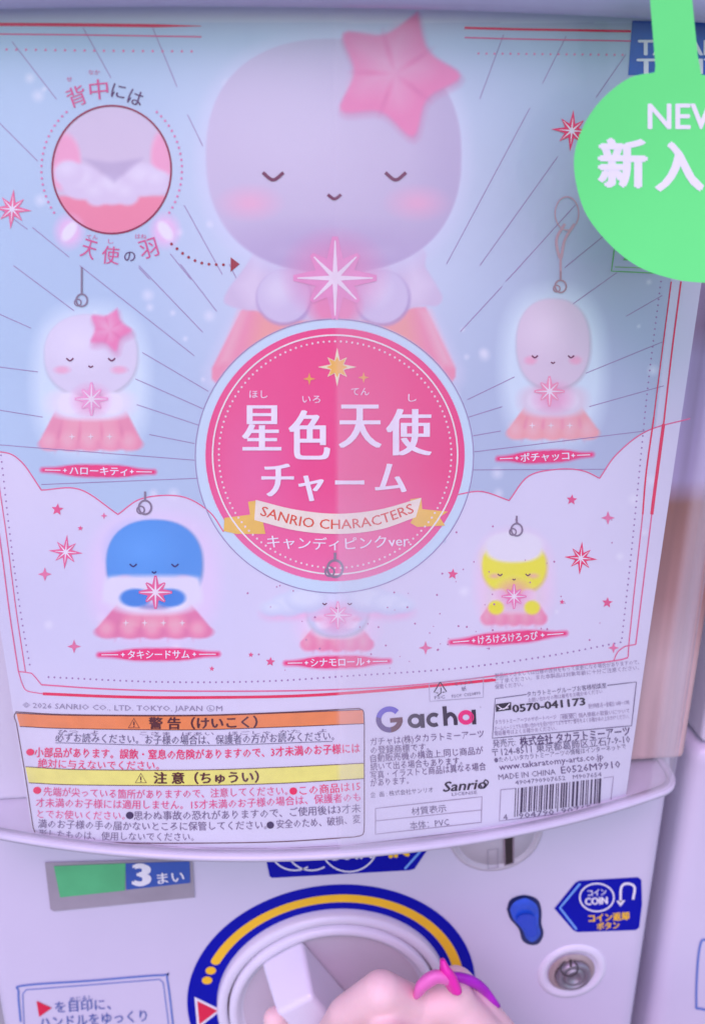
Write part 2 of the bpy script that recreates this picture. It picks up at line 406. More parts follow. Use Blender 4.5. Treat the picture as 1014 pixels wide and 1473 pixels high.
def paint(X, Y):
    C = np.zeros(X.shape+(3,))
    def lay(mask, col, k=1.0):
        nonlocal C
        col = np.array(col, float); m = (mask*k)[..., None]
        C = C*(1-m)+col*m
    t = np.clip(X/1000, 0, 1)[..., None]
    C = np.array([169, 186, 230.])*(1-t)+np.array([166, 170, 214.])*t
    # pale paper margin outside the frame and under the clouds
    paper = np.array([206, 194, 236.])
    lay(sm(32-Y, 6)*0, paper)
    lay(np.where(Y < 33, 1, 0), (184, 190, 230))
    lay(inside(X, Y, [(965-.109*(340-400), 340), (1060, 340), (1060, 1300), (868, 1300)], 3), (196, 188, 230))
    glow = np.exp(-((X-480)**2/230**2+(Y-300)**2/300**2)**1.5)
    lay(glow, (205, 205, 242), .75)
    cl = inside(X, Y, [tuple(p) for p in CL_L]+[(330, 780), (640, 780)]+[tuple(p) for p in CL_R]+[(1100, 1300), (-200, 1300)], 3)
    lay(cl, (204, 194, 236))
    lay(cl*e_(X, Y, 150, 880, 240, 130, 120), (192, 188, 236), .5)
    # soft white bokeh dots and sparkle on the sky
    rs = np.random.RandomState(3)
    for _ in range(70):
        x, y, r = rs.uniform(0, 960), rs.uniform(60, 1000), rs.uniform(2, 7)
        lay(e_(X, Y, x, y, r, r, r*1.6), (222, 214, 248), .55)
    # ---- centre piece: plain round-headed angel bell (generic)
    sk = [(350, 442), (612, 442), (655, 530), (655, 542), (648, 552), (312, 552), (305, 545), (305, 530)]
    lay(inside(X, Y, [(x+(x-480)*.04, y+4) for x, y in sk], 26), (206, 196, 238), .7)
    lay(inside(X, Y, sk, 4), (222, 138, 178))
    lay(inside(X, Y, [(372, 446), (592, 446), (600, 500), (362, 500)], 26), (234, 150, 160), .9)
    lay(inside(X, Y, [(604, 446), (618, 448), (650, 525), (636, 525)], 14), (240, 176, 206), .7)
    lay(inside(X, Y, [(344, 448), (356, 448), (330, 520), (314, 524)], 12), (236, 164, 196), .7)
    sh = inside(X, Y, curve([(372, 352), (590, 352), (612, 385), (632, 418), (636, 430), (628, 440), (606, 440), (585, 446), (560, 458), (520, 462), (440, 462), (400, 458), (372, 448), (352, 446), (330, 440), (322, 432), (330, 414), (352, 385), (372, 352)], 4)[:-1], 4)
    lay(sh, (196, 176, 220))
    lay(sh*inside(X, Y, [(340, 410), (372, 372), (392, 440), (360, 440)], 22), (210, 192, 232), .8); lay(sh*inside(X, Y, [(590, 372), (620, 410), (606, 434), (580, 440)], 22), (210, 192, 232), .8)
    hd = e_(X, Y, 480, 224, 183, 168, 3.5, p=2.35)
    lay(e_(X, Y, 480, 226, 194, 180, 22, p=2.35), (200, 196, 240), .6)
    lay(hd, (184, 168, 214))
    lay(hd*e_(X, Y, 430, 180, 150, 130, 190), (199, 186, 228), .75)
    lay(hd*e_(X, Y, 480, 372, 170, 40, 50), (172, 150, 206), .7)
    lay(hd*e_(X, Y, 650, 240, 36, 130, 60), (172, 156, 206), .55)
    for a, b, r in ((408, 426, 38), (549, 427, 38)):
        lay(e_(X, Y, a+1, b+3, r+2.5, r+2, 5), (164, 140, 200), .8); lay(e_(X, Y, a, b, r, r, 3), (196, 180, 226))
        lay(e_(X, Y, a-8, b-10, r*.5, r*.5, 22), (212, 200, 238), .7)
    lay(e_(X, Y, 482, 440, 34, 30, 18), (224, 120, 172), .8)
    # pink cushion star clipped on top of it
    def puff(cx, cy, r, rot, soft):
        P = [(cx+(r if k % 2 == 0 else r*.62)*math.cos(rot+k*math.pi/5-math.pi/2), cy+(r if k % 2 == 0 else r*.62)*math.sin(rot+k*math.pi/5-math.pi/2)) for k in range(10)]
        P = [tuple(p) for p in curve(P+[P[0]], 5)[:-1]]
        lay(inside(X, Y, [(x+2, y+6) for x, y in P], soft*2.6), (196, 110, 168), .6)
        lay(inside(X, Y, P, soft), (220, 124, 184))
        lay(inside(X, Y, [(cx+(x-cx)*.55-r*.08, cy+(y-cy)*.55-r*.1) for x, y in P], r*.5), (238, 158, 206), .85)
        for k in range(5):
            t = rot+k*2*math.pi/5+math.pi/2; lay(e_(X, Y, cx+r*.38*math.cos(t), cy+r*.38*math.sin(t), r*.2, r*.035, r*.07, t), (204, 104, 168), .5)
    puff(568, 106, 94, .35, 6)
    # a sleepy smiling face, drawn plainly
    for q in (-1, 1): lay(e_(X, Y, 480+q*120, 292, 30, 17, 26), (226, 160, 206), .7)
    for a, b, r in ((412, 334, 20), (446, 338, 22), (520, 338, 22), (552, 334, 20)): lay(e_(X, Y, a, b+28, r, 8, 10), (186, 168, 216), .5)
    # star held in the middle
    lay(e_(X, Y, 482, 395, 60, 52, 40), (214, 130, 190), .65)
    # ---- inset circle: close-up of the wings
    ins = e_(X, Y, 161, 244, 85, 92, 2)
    lay(ins, (196, 178, 220))
    lay(ins*e_(X, Y, 90, 232, 26, 40, 8), (232, 150, 200)); lay(ins*e_(X, Y, 236, 225, 18, 36, 8), (232, 150, 200))
    lay(ins*sm((282-Y), 6), (224, 128, 168))
    for a, b, r in ((118, 262, 30), (205, 258, 28), (162, 272, 27), (100, 250, 22), (228, 262, 20), (140, 282, 17), (184, 282, 16)):
        lay(ins*e_(X, Y, a, b, r, r*.85, 6), (203, 186, 230)); lay(ins*e_(X, Y, a-4, b-8, r*.5, r*.4, 14), (214, 202, 240), .7)
    lay(ins*inside(X, Y, [(120, 228), (160, 234), (205, 228), (165, 262)], 8), (170, 152, 202), .7)
    for cx, cy, rt in ((100, 333, .6), (238, 332, -.6)):
        lay(e_(X, Y, cx, cy, 19, 22, 14), (226, 176, 232), .8); lay(e_(X, Y, cx, cy, 8, 15, 4, rt), (226, 216, 246))
    # ---- the small charms
    def charm(cx, top, hw, hh, sk_top, sk_bot, sk_hw, head, low, coral=(218, 138, 178), halo=(205, 214, 248)):
        cy = top+hh
        lay(e_(X, Y, cx, (top+sk_bot)/2, max(hw, sk_hw)*1.12, (sk_bot-top)*.56, 24, p=2.6), halo, .8)
        lay(inside(X, Y, [(cx-hw*.72, sk_top-8), (cx+hw*.72, sk_top-8), (cx+sk_hw, sk_bot-10), (cx+sk_hw*.9, sk_bot), (cx-sk_hw*.9, sk_bot), (cx-sk_hw, sk_bot-10)], 3), coral)
        lay(inside(X, Y, [(cx-hw*.5, sk_top), (cx+hw*.5, sk_top), (cx+sk_hw*.6, sk_bot-8), (cx-sk_hw*.6, sk_bot-8)], 18), (232, 158, 188), .6)
        for q in (-.62, -.22, .22, .62): lay(e_(X, Y, cx+q*sk_hw, (sk_top+sk_bot)/2+8, 2.5, (sk_bot-sk_top)*.32, 4, q*-.35), (206, 118, 166), .55)
        for q in (-.78, -.40, 0, .40, .78):
            lay(e_(X, Y, cx+q*sk_hw, sk_bot-7+1.5*(1-abs(q)), sk_hw*.235, 9, 4), coral); lay(e_(X, Y, cx+q*sk_hw-3, sk_bot-12, sk_hw*.12, 10, 12), (240, 178, 204), .55)
        lay(e_(X, Y, cx, sk_top-12, hw*.95, 24, 8, p=2.6), low)
        lay(e_(X, Y, cx+1, cy+2, hw+2, hh+2, 5, p=2.3), tuple(v*.86 for v in head), .7); lay(e_(X, Y, cx, cy, hw, hh, 2.5, p=2.3), head)
        lay(e_(X, Y, cx-hw*.25, cy-hh*.3, hw*.5, hh*.45, hw*.7), np.minimum(np.array(head)+16, 250), .7)
        for q in (-.45, .45):
            lay(e_(X, Y, cx+q*hw, sk_top-12, hw*.26, hw*.24, 5), np.minimum(np.array(low)+8, 250)); 
        lay(e_(X, Y, cx, sk_top-16, 24, 20, 18), (224, 140, 196), .6)
        for q in (-1, 1): lay(e_(X, Y, cx+q*hw*.62, cy+hh*.38, hw*.16, hh*.09, 5), (230, 150, 196), .7)
    W = (214, 206, 242); 
    charm(131, 452, 66, 58, 592, 646, 74, (206, 194, 234), W)
    puff(158, 474, 32, .35, 5)
    charm(795, 430, 52, 64, 588, 630, 66, (206, 184, 222), (206, 190, 226), (222, 150, 172))
    charm(222, 748, 68, 62, 872, 916, 84, (84, 138, 226), (214, 202, 240), (212, 118, 170), (214, 190, 240))
    lay(inside(X, Y, [(150, 828), (288, 828), (292, 868), (146, 868)], 8)*e_(X, Y, 220, 850, 76, 28, 6, p=3), (212, 202, 240))
    for q in (195, 245): lay(e_(X, Y, q, 860, 22, 13, 4), (74, 126, 220))
    charm(485, 838, 44, 38, 906, 934, 52, (192, 190, 234), W, (222, 120, 172), (222, 190, 238))
    for a, b, r in ((415, 872, 22), (440, 866, 26), (530, 866, 26), (560, 872, 22), (392, 878, 14), (580, 876, 13)):
        lay(e_(X, Y, a, b+5, r*1.2, r*.75, 10), (222, 160, 214), .4)
    for a, b, r in ((415, 870, 22), (440, 862, 26), (530, 862, 26), (560, 868, 22), (392, 876, 14), (580, 872, 13)):
        lay(e_(X, Y, a, b, r*1.2, r*.75, 5), (188, 190, 234), .9); lay(e_(X, Y, a, b-3, r, r*.5, 10), (208, 208, 244), .8)
    charm(739, 776, 45, 38, 870, 897, 47, (240, 218, 74), (214, 190, 226), (226, 128, 176), (226, 186, 232))
    lay(e_(X, Y, 739, 787, 42, 22, 5, p=2.4), (214, 204, 238))
    for q in (713, 765): lay(e_(X, Y, q, 874, 11, 10, 4), (240, 214, 70))
    # rose halo under the name plates
    for x0, y0, x1, y1 in ((62, 676, 222, 679), (716, 660, 851, 654), (143, 942, 314, 941), (411, 954, 560, 951), (648, 924, 813, 911)):
        d = np.clip(((X-x0)*(x1-x0)+(Y-y0)*(y1-y0))/((x1-x0)**2+(y1-y0)**2), 0, 1)
        dist = np.hypot(X-x0-d*(x1-x0), Y-y0-d*(y1-y0)); mid = np.exp(-((d-.5)/.33)**4)
        lay(sm(dist-(3.5+5.5*mid), 5), (226, 66, 134), .95)
    # title badge
    bd = e_(X, Y, 481, 656, 200, 197, 3)
    lay(bd, (188, 202, 240))
    disc = e_(X, Y, 482, 654, 185, 181, 2.5)
    lay(disc, (228, 72, 140))
    lay(disc*e_(X, Y, 400, 620, 130, 110, 150), (238, 82, 150), .7)
    lay(disc*e_(X, Y, 370, 680, 40, 60, 60), (236, 110, 186), .4)
    lay(disc*np.clip((Y-680)/150, 0, 1), (236, 128, 190), .6)
    # coral sleeve ends stay above the badge edge; orange band washes handled by geometry
    return C

card = empty('display_card', (0, -.06, 0), 'pale blue printed card with a round pink title badge, behind the clear window', 'poster')
nx, ny = 500, 600
gx = np.linspace(-75, 1045, nx); gy = np.linspace(-70, 1222, ny)
V = []; XX = np.zeros((ny, nx)); YY = np.zeros((ny, nx))
for j in range(ny):
    v = j/(ny-1)
    for i in range(nx):
        u = i/(nx-1)
        # rows follow the level lines of the card, columns its upright edges
        yb = 1222+0*u; yy = gy[j]
        xl = 42-.158*(1195-yy); xr = 907+.1400*(1160-yy)
        if xr > 1060: xr = 1060
        if xl < -80: xl = -80
        x = xl+(xr-xl)*u
        y = -70+(card_bottom(x)+70)*v
        XX[j, i] = x; YY[j, i] = y
LM = np.array([lin(c) for c in range(256)])
PC = paint(XX, YY)
for j in range(ny):
    for i in range(nx): V.append(on_card(XX[j, i], YY[j, i], 0))
F = [(j*nx+i, j*nx+i+1, (j+1)*nx+i+1, (j+1)*nx+i) for j in range(ny-1) for i in range(nx-1)]
F = [f[::-1] for f in F]
M_CARD = mat('card_print', rough=.42, noise=.025, nscale=14, attr='print', coat=.15)
cm = mesh('card_sheet', V, F, M_CARD, card, smooth=True)
at = cm.data.color_attributes.new('print', 'FLOAT_COLOR', 'POINT')
lw = np.array([lin(c) for c in WHITE])
pc = PC.reshape(-1, 3)/255; pl = np.where(pc <= .04045, pc/12.92, ((pc+.055)/1.055)**2.4)/lw*.80
pl = np.clip(pl*1.05-.045, .006, .92)
at.data.foreach_set('color', np.concatenate([pl, np.ones((len(pl), 1))], 1).astype(np.float32).ravel())

# ------------------------------------------------------------------ printed line work on the card
K = on_card; L1, L2, L3, L4, L5 = .00010, .00018, .00026, .00034, .00042
PURP, ROSE, CRIM, DARKR = ink((150, 120, 178)), ink((214, 96, 150)), ink((216, 40, 96)), ink((120, 30, 66))
WH = ink((232, 222, 246)); GREY = ink((110, 98, 138)); BLK = ink((58, 40, 70)); PINKT = ink((224, 62, 120))
rays = [(18,60,82,143),(120,40,160,112),(220,40,255,125),(270,165,292,210),(0,177,55,232),(47,327,100,370),(265,295,320,395),(245,365,275,402),(200,385,216,402),
 (20,382,107,447),(115,382,280,512),(200,382,292,478),(260,380,312,448),(205,507,300,563),(195,545,292,588),(197,582,287,612),(215,625,280,638),(0,640,280,662),(60,697,285,688),(0,452,45,472),(0,528,55,535),(0,590,62,600),
 (724,50,690,142),(814,52,780,120),(762,155,642,380),(900,78,857,140),(802,225,690,382),(827,295,732,400),(867,340,812,385),
 (749,382,727,405),(722,412,662,477),(887,392,824,437),(952,425,900,455),(952,492,842,537),(740,542,672,575),(954,555,847,585),(722,585,674,600),(927,620,682,650),(720,620,680,627),(872,675,680,676),(40,330,0,300),(340,400,330,380)]
for a, b, c, d in rays: Ink2D().line(resample([(a, b), (c, d)], 12)+[np.array((c, d), float)], 1.1).build('ray_line', K, L1, PURP, card)
for P in (CL_L, CL_R): Ink2D().line(P, 1.8).build('cloud_outline', K, L1, ROSE, card)

# frame lines
FLC = CRIM
def fl(P, wd, w1=None): Ink2D().line(P, wd, w1=w1).build('frame_line', K, L2, FLC, card)
fl(curve([(-70, 34.5), (0, 35), (140, 36), (225, 37)], 8), 4.6); fl(curve([(225, 37), (290, 37.5)], 5), 4.6, w1=.6)
fl(curve([(668, 40), (740, 42), (800, 43), (907, 45)], 8), 3.4)
fl(curve([(965, 405), (952, 505), (940, 600)], 8), 1.6); fl(curve([(979, 405), (966, 505), (954, 610)], 8), 2.2)
fl(curve([(954, 610), (942, 700), (937, 740)], 8), 4.5); fl(curve([(940, 600), (929, 680), (924, 740)], 8), 2.2)
fl(curve([(62, 998), (160, 1002), (250, 1003.5), (400, 1002), (507, 996.5), (640, 985), (709, 978)], 8), 4)
FLC = ROSE
fl(curve([(-70, 48), (0, 49), (140, 50.5), (290, 53)], 8), 2.0); fl(curve([(668, 54), (740, 56), (907, 59)], 8), 2.0)
fl(curve([(937, 740), (925, 838), (914, 927)], 8), 1.8); fl(curve([(924, 740), (912, 850), (904, 927)], 8), 1.6)
fl([(914, 927), (905, 928.5), (898, 930)], 1.6); fl(curve([(904, 927), (903, 945)], 4), 1.6); fl(curve([(898, 930), (888, 938), (882, 951)], 5), 1.6)
fl(curve([(903, 946), (880, 951), (780, 963), (697, 974), (600, 985), (507, 991), (400, 994), (250, 994), (150, 991), (60, 985)], 8), 2)
fl(curve([(-14, 690), (0, 772), (14, 880), (27, 966)], 8), 1.8); fl(curve([(-2, 690), (10, 772), (24, 880), (37, 966)], 8), 1.4)
fl([(27, 966), (37, 967), (46, 968.5)], 1.5); fl(curve([(46, 968.5), (52, 975), (60, 985)], 4), 1.5); fl(curve([(27, 966), (33, 985), (40, 994), (62, 998)], 4), 1.4)
s = Ink2D()
s.dots([(-60, 70), (0, 71), (140, 73), (278, 74)], 14, 1.9); s.dots([(688, 77), (905, 79)], 11.5, 1.7)
s.build('dotted_border', K, L1, ink((214, 120, 176)), card, kind='stuff')
s = Ink2D()
s.dots(curve([(950, 405), (932, 550), (918, 690), (907, 800), (894, 918)], 8), 8.6, 1.4); s.dots(curve([(892, 924), (780, 945), (650, 962), (507, 972), (380, 980), (230, 981), (70, 974)], 8), 8.6, 1.5)
s.dots(curve([(2, 655), (15, 770), (30, 880), (44, 960)], 8), 9.5, 1.4)
s.build('dotted_border', K, L1, ink((152, 118, 178)), card, kind='stuff')
s = Ink2D(); rs = random.Random(8)
for _ in range(70):
    x, y = (rs.uniform(330, 640), rs.uniform(840, 965)) if rs.random() < .4 else (rs.uniform(600, 885), rs.uniform(735, 940))
    r = rs.choice((.9, 1.2, 1.6)); s.ell(x, y, r, r, 6)
s.build('speckles', K, L1, ink((176, 112, 170)), card, kind='stuff')

# star marks
def mark(kind, x, y, r, col=(216, 76, 136), rot=0.0):
    s = Ink2D()
    if kind == 8:
        for k in range(8):
            rr = r if k % 2 == 0 else r*.78; t = rot+k*math.pi/4; h = math.pi/8
            s.poly([(x, y), (x+.36*r*math.cos(t-h), y+.36*r*math.sin(t-h)), (x+rr*math.cos(t), y+rr*math.sin(t)), (x+.36*r*math.cos(t+h), y+.36*r*math.sin(t+h))])
        o = s.build('star_mark', K, L2, ink(col), card)
        q = Ink2D()
        for k in range(8):
            t = rot+k*math.pi/4; q.line([(x, y), (x+r*.62*math.cos(t), y+r*.62*math.sin(t))], r*.09, w1=.4)
        q.ell(x, y, r*.1, r*.1, 8); q.build('star_rays', K, L3, WH, o)
    else:
        s.star(x, y, r, kind, .36 if kind == 4 else .45, rot); s.build('star_mark', K, L2, ink(col), card)
for a in ((18, 301, 29, (222, 104, 160)), (95, 794, 25, (218, 96, 156)), (835, 803, 24, (218, 56, 112)), (822, 188, 30, (220, 66, 120))): mark(8, *a, rot=.08)
for a in ((65, 826, 10), (107, 930, 10), (612, 932, 10), (874, 745, 10), (882, 932, 8), (150, 742, 5)): mark(4, *a, (214, 110, 164))
for a in ((83, 733, 9), (651, 826, 8), (822, 719, 8), (873, 867, 8), (389, 952, 7), (361, 942, 4), (305, 962, 4), (808, 866, 4), (116, 760, 4)): mark(5, *a, (214, 84, 142), rot=.1)

# star held by the centre piece and the charms
def held_star(x, y, r, col, parent, name='held_star'):
    s = Ink2D()
    for k in range(8):
        rr = r if k % 2 == 0 else r*.8; t = k*math.pi/4; h = math.pi/8; g_ = .5
        s.poly([(x, y), (x+g_*r*math.cos(t-h), y+g_*r*math.sin(t-h)), (x+rr*math.cos(t-.07), y+rr*math.sin(t-.07)), (x+rr*math.cos(t+.07), y+rr*math.sin(t+.07)), (x+g_*r*math.cos(t+h), y+g_*r*math.sin(t+h))])
    o = s.build(name, K, L2, ink(col), parent)
    q = Ink2D()
    for k in range(8):
        t = k*math.pi/4; rr = (r if k % 2 == 0 else r*.8)*.9
        q.line([(x, y), (x+rr*math.cos(t), y+rr*math.sin(t))], r*.13, w1=r*.03)
    q.build('star_rays', K, L3, ink((234, 200, 234)), o)
held_star(482, 400, 60, (214, 136, 196), card); held_star(132, 574, 24, (228, 150, 208), card); held_star(790, 563, 22, (224, 140, 186), card)
held_star(224, 852, 24, (214, 96, 156), card); held_star(486, 885, 20, (228, 150, 204), card); held_star(739, 858, 18, (224, 120, 184), card)
def face(cx, cy, w, wd, col=(112, 58, 96)):      # closed smiling eyes and a small smile
    for q in (-1, 1): Ink2D().line(curve([(cx+q*w-w*.17, cy-w*.02), (cx+q*w, cy+w*.10), (cx+q*w+w*.17, cy-w*.02)], 6), wd).build('printed_eye', K, L2, ink(col), card)
    Ink2D().line(curve([(cx-w*.11, cy+w*.34), (cx, cy+w*.41), (cx+w*.11, cy+w*.34)], 6), wd*.9).build('printed_mouth', K, L2, ink(col), card)
face(481, 250, 88, 5); face(131, 516, 30, 2.2); face(795, 512, 26, 2); face(222, 812, 30, 2.2, (40, 50, 120)); face(485, 868, 18, 1.6); face(739, 826, 20, 1.7)
# printed rings and hooks of the charms
def ring(x, y, r, stem, col=(132, 116, 150)):
    s = Ink2D(); s.line(arc(x, y, r, r*1.1, 0, 360, 20)[:-1], r*.32, closed=True); s.line([(x, y-r), (x, y-r-stem*.5), (x, y-r-stem)], r*.35)
    s.line(arc(x-r*.7, y+r*.4, r*.6, r*.6, 0, 360, 12)[:-1], r*.25, closed=True)
    s.build('charm_ring', K, L3, ink(col), card)
ring(118, 432, 8, 40); ring(209, 730, 9, 14); ring(482, 818, 11, 12); ring(743, 762, 8, 12); ring(806, 412, 8, 14, (160, 130, 156))
s = Ink2D(); s.line(arc(815, 307, 17, 24, 60, 400, 24), 1.8); s.line(curve([(812, 322), (800, 345), (806, 372), (812, 345), (826, 322)], 6), 4); s.line([(806, 365), (806, 400)], 3.4)
s.build('strap_hook', K, L3, ink((186, 150, 182)), card)
for x, y, n in ((131, 628, 3), (792, 612, 3), (222, 896, 4)):
    s = Ink2D()
    for k in range(n): s.star(x+(k-(n-1)/2)*27, y, 5, 4, .3)
    s.build('skirt_sparkle', K, L2, ink((238, 196, 226)), card)

# name plates
for t, x0, y0, x1, y1 in (('ハローキティ', 62, 676, 222, 679), ('ポチャッコ', 716, 660, 851, 654), ('タキシードサム', 143, 942, 314, 941), ('シナモロール', 411, 954, 560, 951), ('けろけろけろっぴ', 648, 924, 813, 911)):
    dx, dy = x1-x0, y1-y0
    up_, dn_ = [], []
    for k in range(41):
        u = k/40; hh = 2.2+5.6*math.exp(-((u-.5)/.33)**6)*(1+.10*math.sin(k*1.7)); up_.append((x0+dx*u, y0+dy*u-hh)); dn_.append((x0+dx*u, y0+dy*u+hh))
    np_ = Ink2D().strip(up_, dn_).build('name_plate', K, L1, ink((224, 66, 132)), card)
    for a, b in ((.02, .16), (.84, .98)): Ink2D().line([(x0+dx*a, y0+dy*a), (x0+dx*b, y0+dy*b)], 1.3).build('plate_line', K, L2, WH, np_)
    for a in (.2, .8): Ink2D().star(x0+dx*a, y0+dy*a, 3.4, 4, .4).build('plate_star', K, L2, WH, np_)
    text(t, [(x0+dx*.24, y0+dy*.24+5), (x0+dx*.76, y0+dy*.76+5)], 13.5, WH, K, L2, np_, bold=.02)

# title badge
badge = Ink2D().line(arc(481, 656, 200, 197, 0, 360, 96)[:-1], 1.4, closed=True).build('title_badge', K, L2, ink((150, 132, 188)), card, label='round pink title badge with white lettering')
V = []; F = []; uv = []
for a in range(46):
    for b in range(144):
        t = 2*math.pi*b/144; uv.append((482+186*a/45*math.cos(t), 654+182*a/45*math.sin(t)))
for x, y in uv: V.append(on_card(x, y, .00005))
for a in range(45):
    for b in range(144): F.append((a*144+b, a*144+(b+1) % 144, (a+1)*144+(b+1) % 144, (a+1)*144+b))
UVA = np.array(uv); dm = mesh('badge_disc', V, F, M_CARD, badge, smooth=True)
q_ = paint(482+(UVA[:, 0]-482)*.985, 654+(UVA[:, 1]-654)*.985)/255; q_ = np.where(q_ <= .04045, q_/12.92, ((q_+.055)/1.055)**2.4)/lw*.80
da = dm.data.color_attributes.new('print', 'FLOAT_COLOR', 'POINT'); da.data.foreach_set('color', np.concatenate([np.clip(q_*1.05-.045, .006, .92), np.ones((len(q_), 1))], 1).astype(np.float32).ravel())
Ink2D().line(arc(482, 654, 176, 172, 0, 360, 96)[:-1], 2.2, closed=True).build('badge_ring', K, L3, ink((244, 214, 232)), badge)
s = Ink2D()
for x, y in arc(482, 654, 167, 163, 0, 360, 128)[:-1]: s.ell(x, y, 1.6, 1.6, 7)
s.build('badge_dots', K, L3, ink((242, 196, 224)), badge, kind='stuff')
s = Ink2D()
for k in range(8):
    t = k*math.pi/4; r = 28 if k % 2 == 0 else 20; h = math.pi/8
    s.poly([(485, 528), (485+10*math.cos(t-h), 528+10*math.sin(t-h)), (485+r*math.cos(t), 528+r*math.sin(t)), (485+10*math.cos(t+h), 528+10*math.sin(t+h))])
o = s.build('badge_star', K, L3, ink((248, 222, 196)), badge)
s = Ink2D().star(485, 528, 17, 4, .4, math.pi/4).star(485, 528, 15, 4, .45); s.build('star_heart', K, L4, ink((246, 170, 96)), o)
s = Ink2D().star(445, 545, 9, 4, .3).star(523, 543, 8, 4, .3); s.build('badge_sparkle', K, L3, ink((250, 160, 96)), badge)
TW = ink((224, 216, 250))
for ch, a, b, c, d in (('星', 348, 583, 405, 648), ('色', 415, 590, 475, 661), ('天', 487, 582, 549, 644), ('使', 555, 588, 621, 655), ('チ', 376, 667, 423, 714), ('ャ', 429, 684, 466, 721), ('ー', 482, 691, 524, 697), ('ム', 539, 667, 585, 708)):
    glyph_box(ch, a, b, c, d, TW, K, L4, badge, bold=-.034)
for t, x, y in (('ほし', 372, 572), ('いろ', 448, 579), ('てん', 518, 568), ('し', 593, 577)):
    text(t, [(x-7*len(t)+1, y), (x+7*len(t)-1, y)], 13, TW, K, L4, badge)
text('キャンディピンクver.', [(384, 786), (480, 790), (592, 784)], 20, TW, K, L4, badge, bold=.012)
rb = Ink2D()
tp = curve([(368, 719), (425, 733), (485, 739), (545, 733), (606, 716)], 8); bt = curve([(366, 748), (425, 763), (485, 768), (545, 762), (598, 744)], 8)
rb = rb.strip(tp, bt).build('ribbon_banner', K, L4, ink((236, 206, 214)), badge)
s = Ink2D().strip(curve([(357, 722), (368, 720)], 3), curve([(362, 754), (368, 766)], 3)).poly([(357, 722), (372, 721), (382, 768), (366, 768), (364, 754)])
s.poly([(323, 745), (362, 740), (378, 768), (340, 768), (322, 764), (336, 754)])
s.poly([(606, 716), (590, 718), (594, 754), (608, 746)]); s.poly([(590, 752), (604, 732), (644, 736), (632, 744), (640, 756), (600, 758)])
s.build('ribbon_tail', K, L3, ink((246, 176, 92)), badge)
text('SANRIO CHARACTERS', [(374, 741), (428, 756), (485, 761), (543, 755), (596, 737)], 20, ink((206, 82, 72)), K, L5, rb, bold=.012)

# inset circle with its captions
ins = Ink2D().line(arc(161, 244, 85.5, 92, 0, 360, 72)[:-1], 2.6, closed=True).build('inset_circle', K, L2, ink((140, 50, 88)), card, label='dark red ringed inset showing the small white wings')
s = Ink2D()
for a0, a1, n in ((35, -50, 18), (-130, -215, 18)):
    for x, y in arc(161, 244, 101, 108, a0, a1, n): s.ell(x, y, 1.9, 1.9, 7)
s.build('inset_dots', K, L2, ink((206, 120, 180)), ins, kind='stuff')
PM = ink((200, 88, 150)); DM = ink((92, 60, 110))
for ch, a, b, c, d, m_, r in (('背', 97, 124, 124, 153, PM, -.35), ('中', 129, 114, 156, 143, PM, -.1), ('に', 161, 121, 181, 141, DM, .2), ('は', 185, 130, 206, 151, DM, .35),
        ('天', 118, 345, 139, 372, PM, .3), ('使', 147, 354, 172, 380, PM, .08), ('の', 179, 362, 195, 376, DM, -.1), ('羽', 201, 344, 227, 371, PM, -.3)):
    glyph_box(ch, a, b, c, d, m_, K, L2, ins, bold=.01, rot=r)
for t, x, y in (('せ', 100, 117), ('なか', 136, 107), ('てん', 133, 344), ('し', 160, 350), ('はね', 203, 343)): text(t, [(x-4*len(t), y), (x+4*len(t), y)], 8, PM, K, L2, ins)
s = Ink2D()
for x, y in resample(curve([(247, 351), (268, 368), (293, 379), (326, 381)], 10), 10.4): s.ell(x, y, 2.2, 2.2, 8)
s.poly([(332, 370), (345, 380), (332, 391)]); s.build('pointer_arrow', K, L2, ink((150, 30, 70)), ins)

# maker's blue label at the top right and the green edged mark below it
lb = Ink2D().poly([(909, 30), (1100, 32), (1100, 110), (903, 108)]).build('maker_label', K, L2, ink((56, 92, 190)), card, cut=30, label='blue maker label with white block lettering')
text('TAKARA', [(917, 79), (1056, 79)], 31, WH, K, L3, lb, bold=.03); text('TOMY', [(915, 106), (1040, 106)], 31, WH, K, L3, lb, bold=.03)
s = Ink2D().line([(886, 338), (879, 390), (944, 393), (1000, 395), (1006, 340)], 1.8, closed=True)
gm = s.build('green_mark', K, L2, ink((104, 168, 118)), card); Ink2D().star(907, 368, 13, 3, .5).build('mark_symbol', K, L2, ink((96, 168, 108)), gm)
text('安全', [(925, 360), (960, 361)], 16, ink((96, 168, 108)), K, L2, gm); 
s = Ink2D().line([(884, 384), (940, 386)], 1.5); s.build('mark_rule', K, L2, ink((130, 170, 140)), gm)

# ---- small print at the foot of the card
def small(t, pts, h, m, par, bold=.0): return text(t, pts, h, m, K, L3, par, bold=bold, res=1)
small('© 2026 SANRIO CO., LTD. TOKYO, JAPAN ⓁM', [(33, 1018), (170, 1022), (320, 1023)], 11, ink((140, 128, 170)), card)
BRN = ink((92, 50, 60))
top = [(23, 1024), (100, 1028), (270, 1029), (400, 1025), (517, 1019)]
warn = Ink2D()
outl = curve(top, 8)+curve([(517, 1019), (523, 1024), (524, 1040)], 4)+[(524, 1110), (524, 1185)]+curve([(524, 1185), (522, 1200), (510, 1204)], 4)+curve([(510, 1204), (400, 1211), (270, 1213), (150, 1212), (66, 1207)], 8)+curve([(66, 1207), (54, 1203), (48, 1190)], 4)+[(36, 1110), (24, 1040)]+curve([(24, 1040), (21, 1030), (24, 1024)], 4)
warn.line(outl, 1.3, closed=True); warn = warn.build('warning_panel', K, L3, BRN, card)
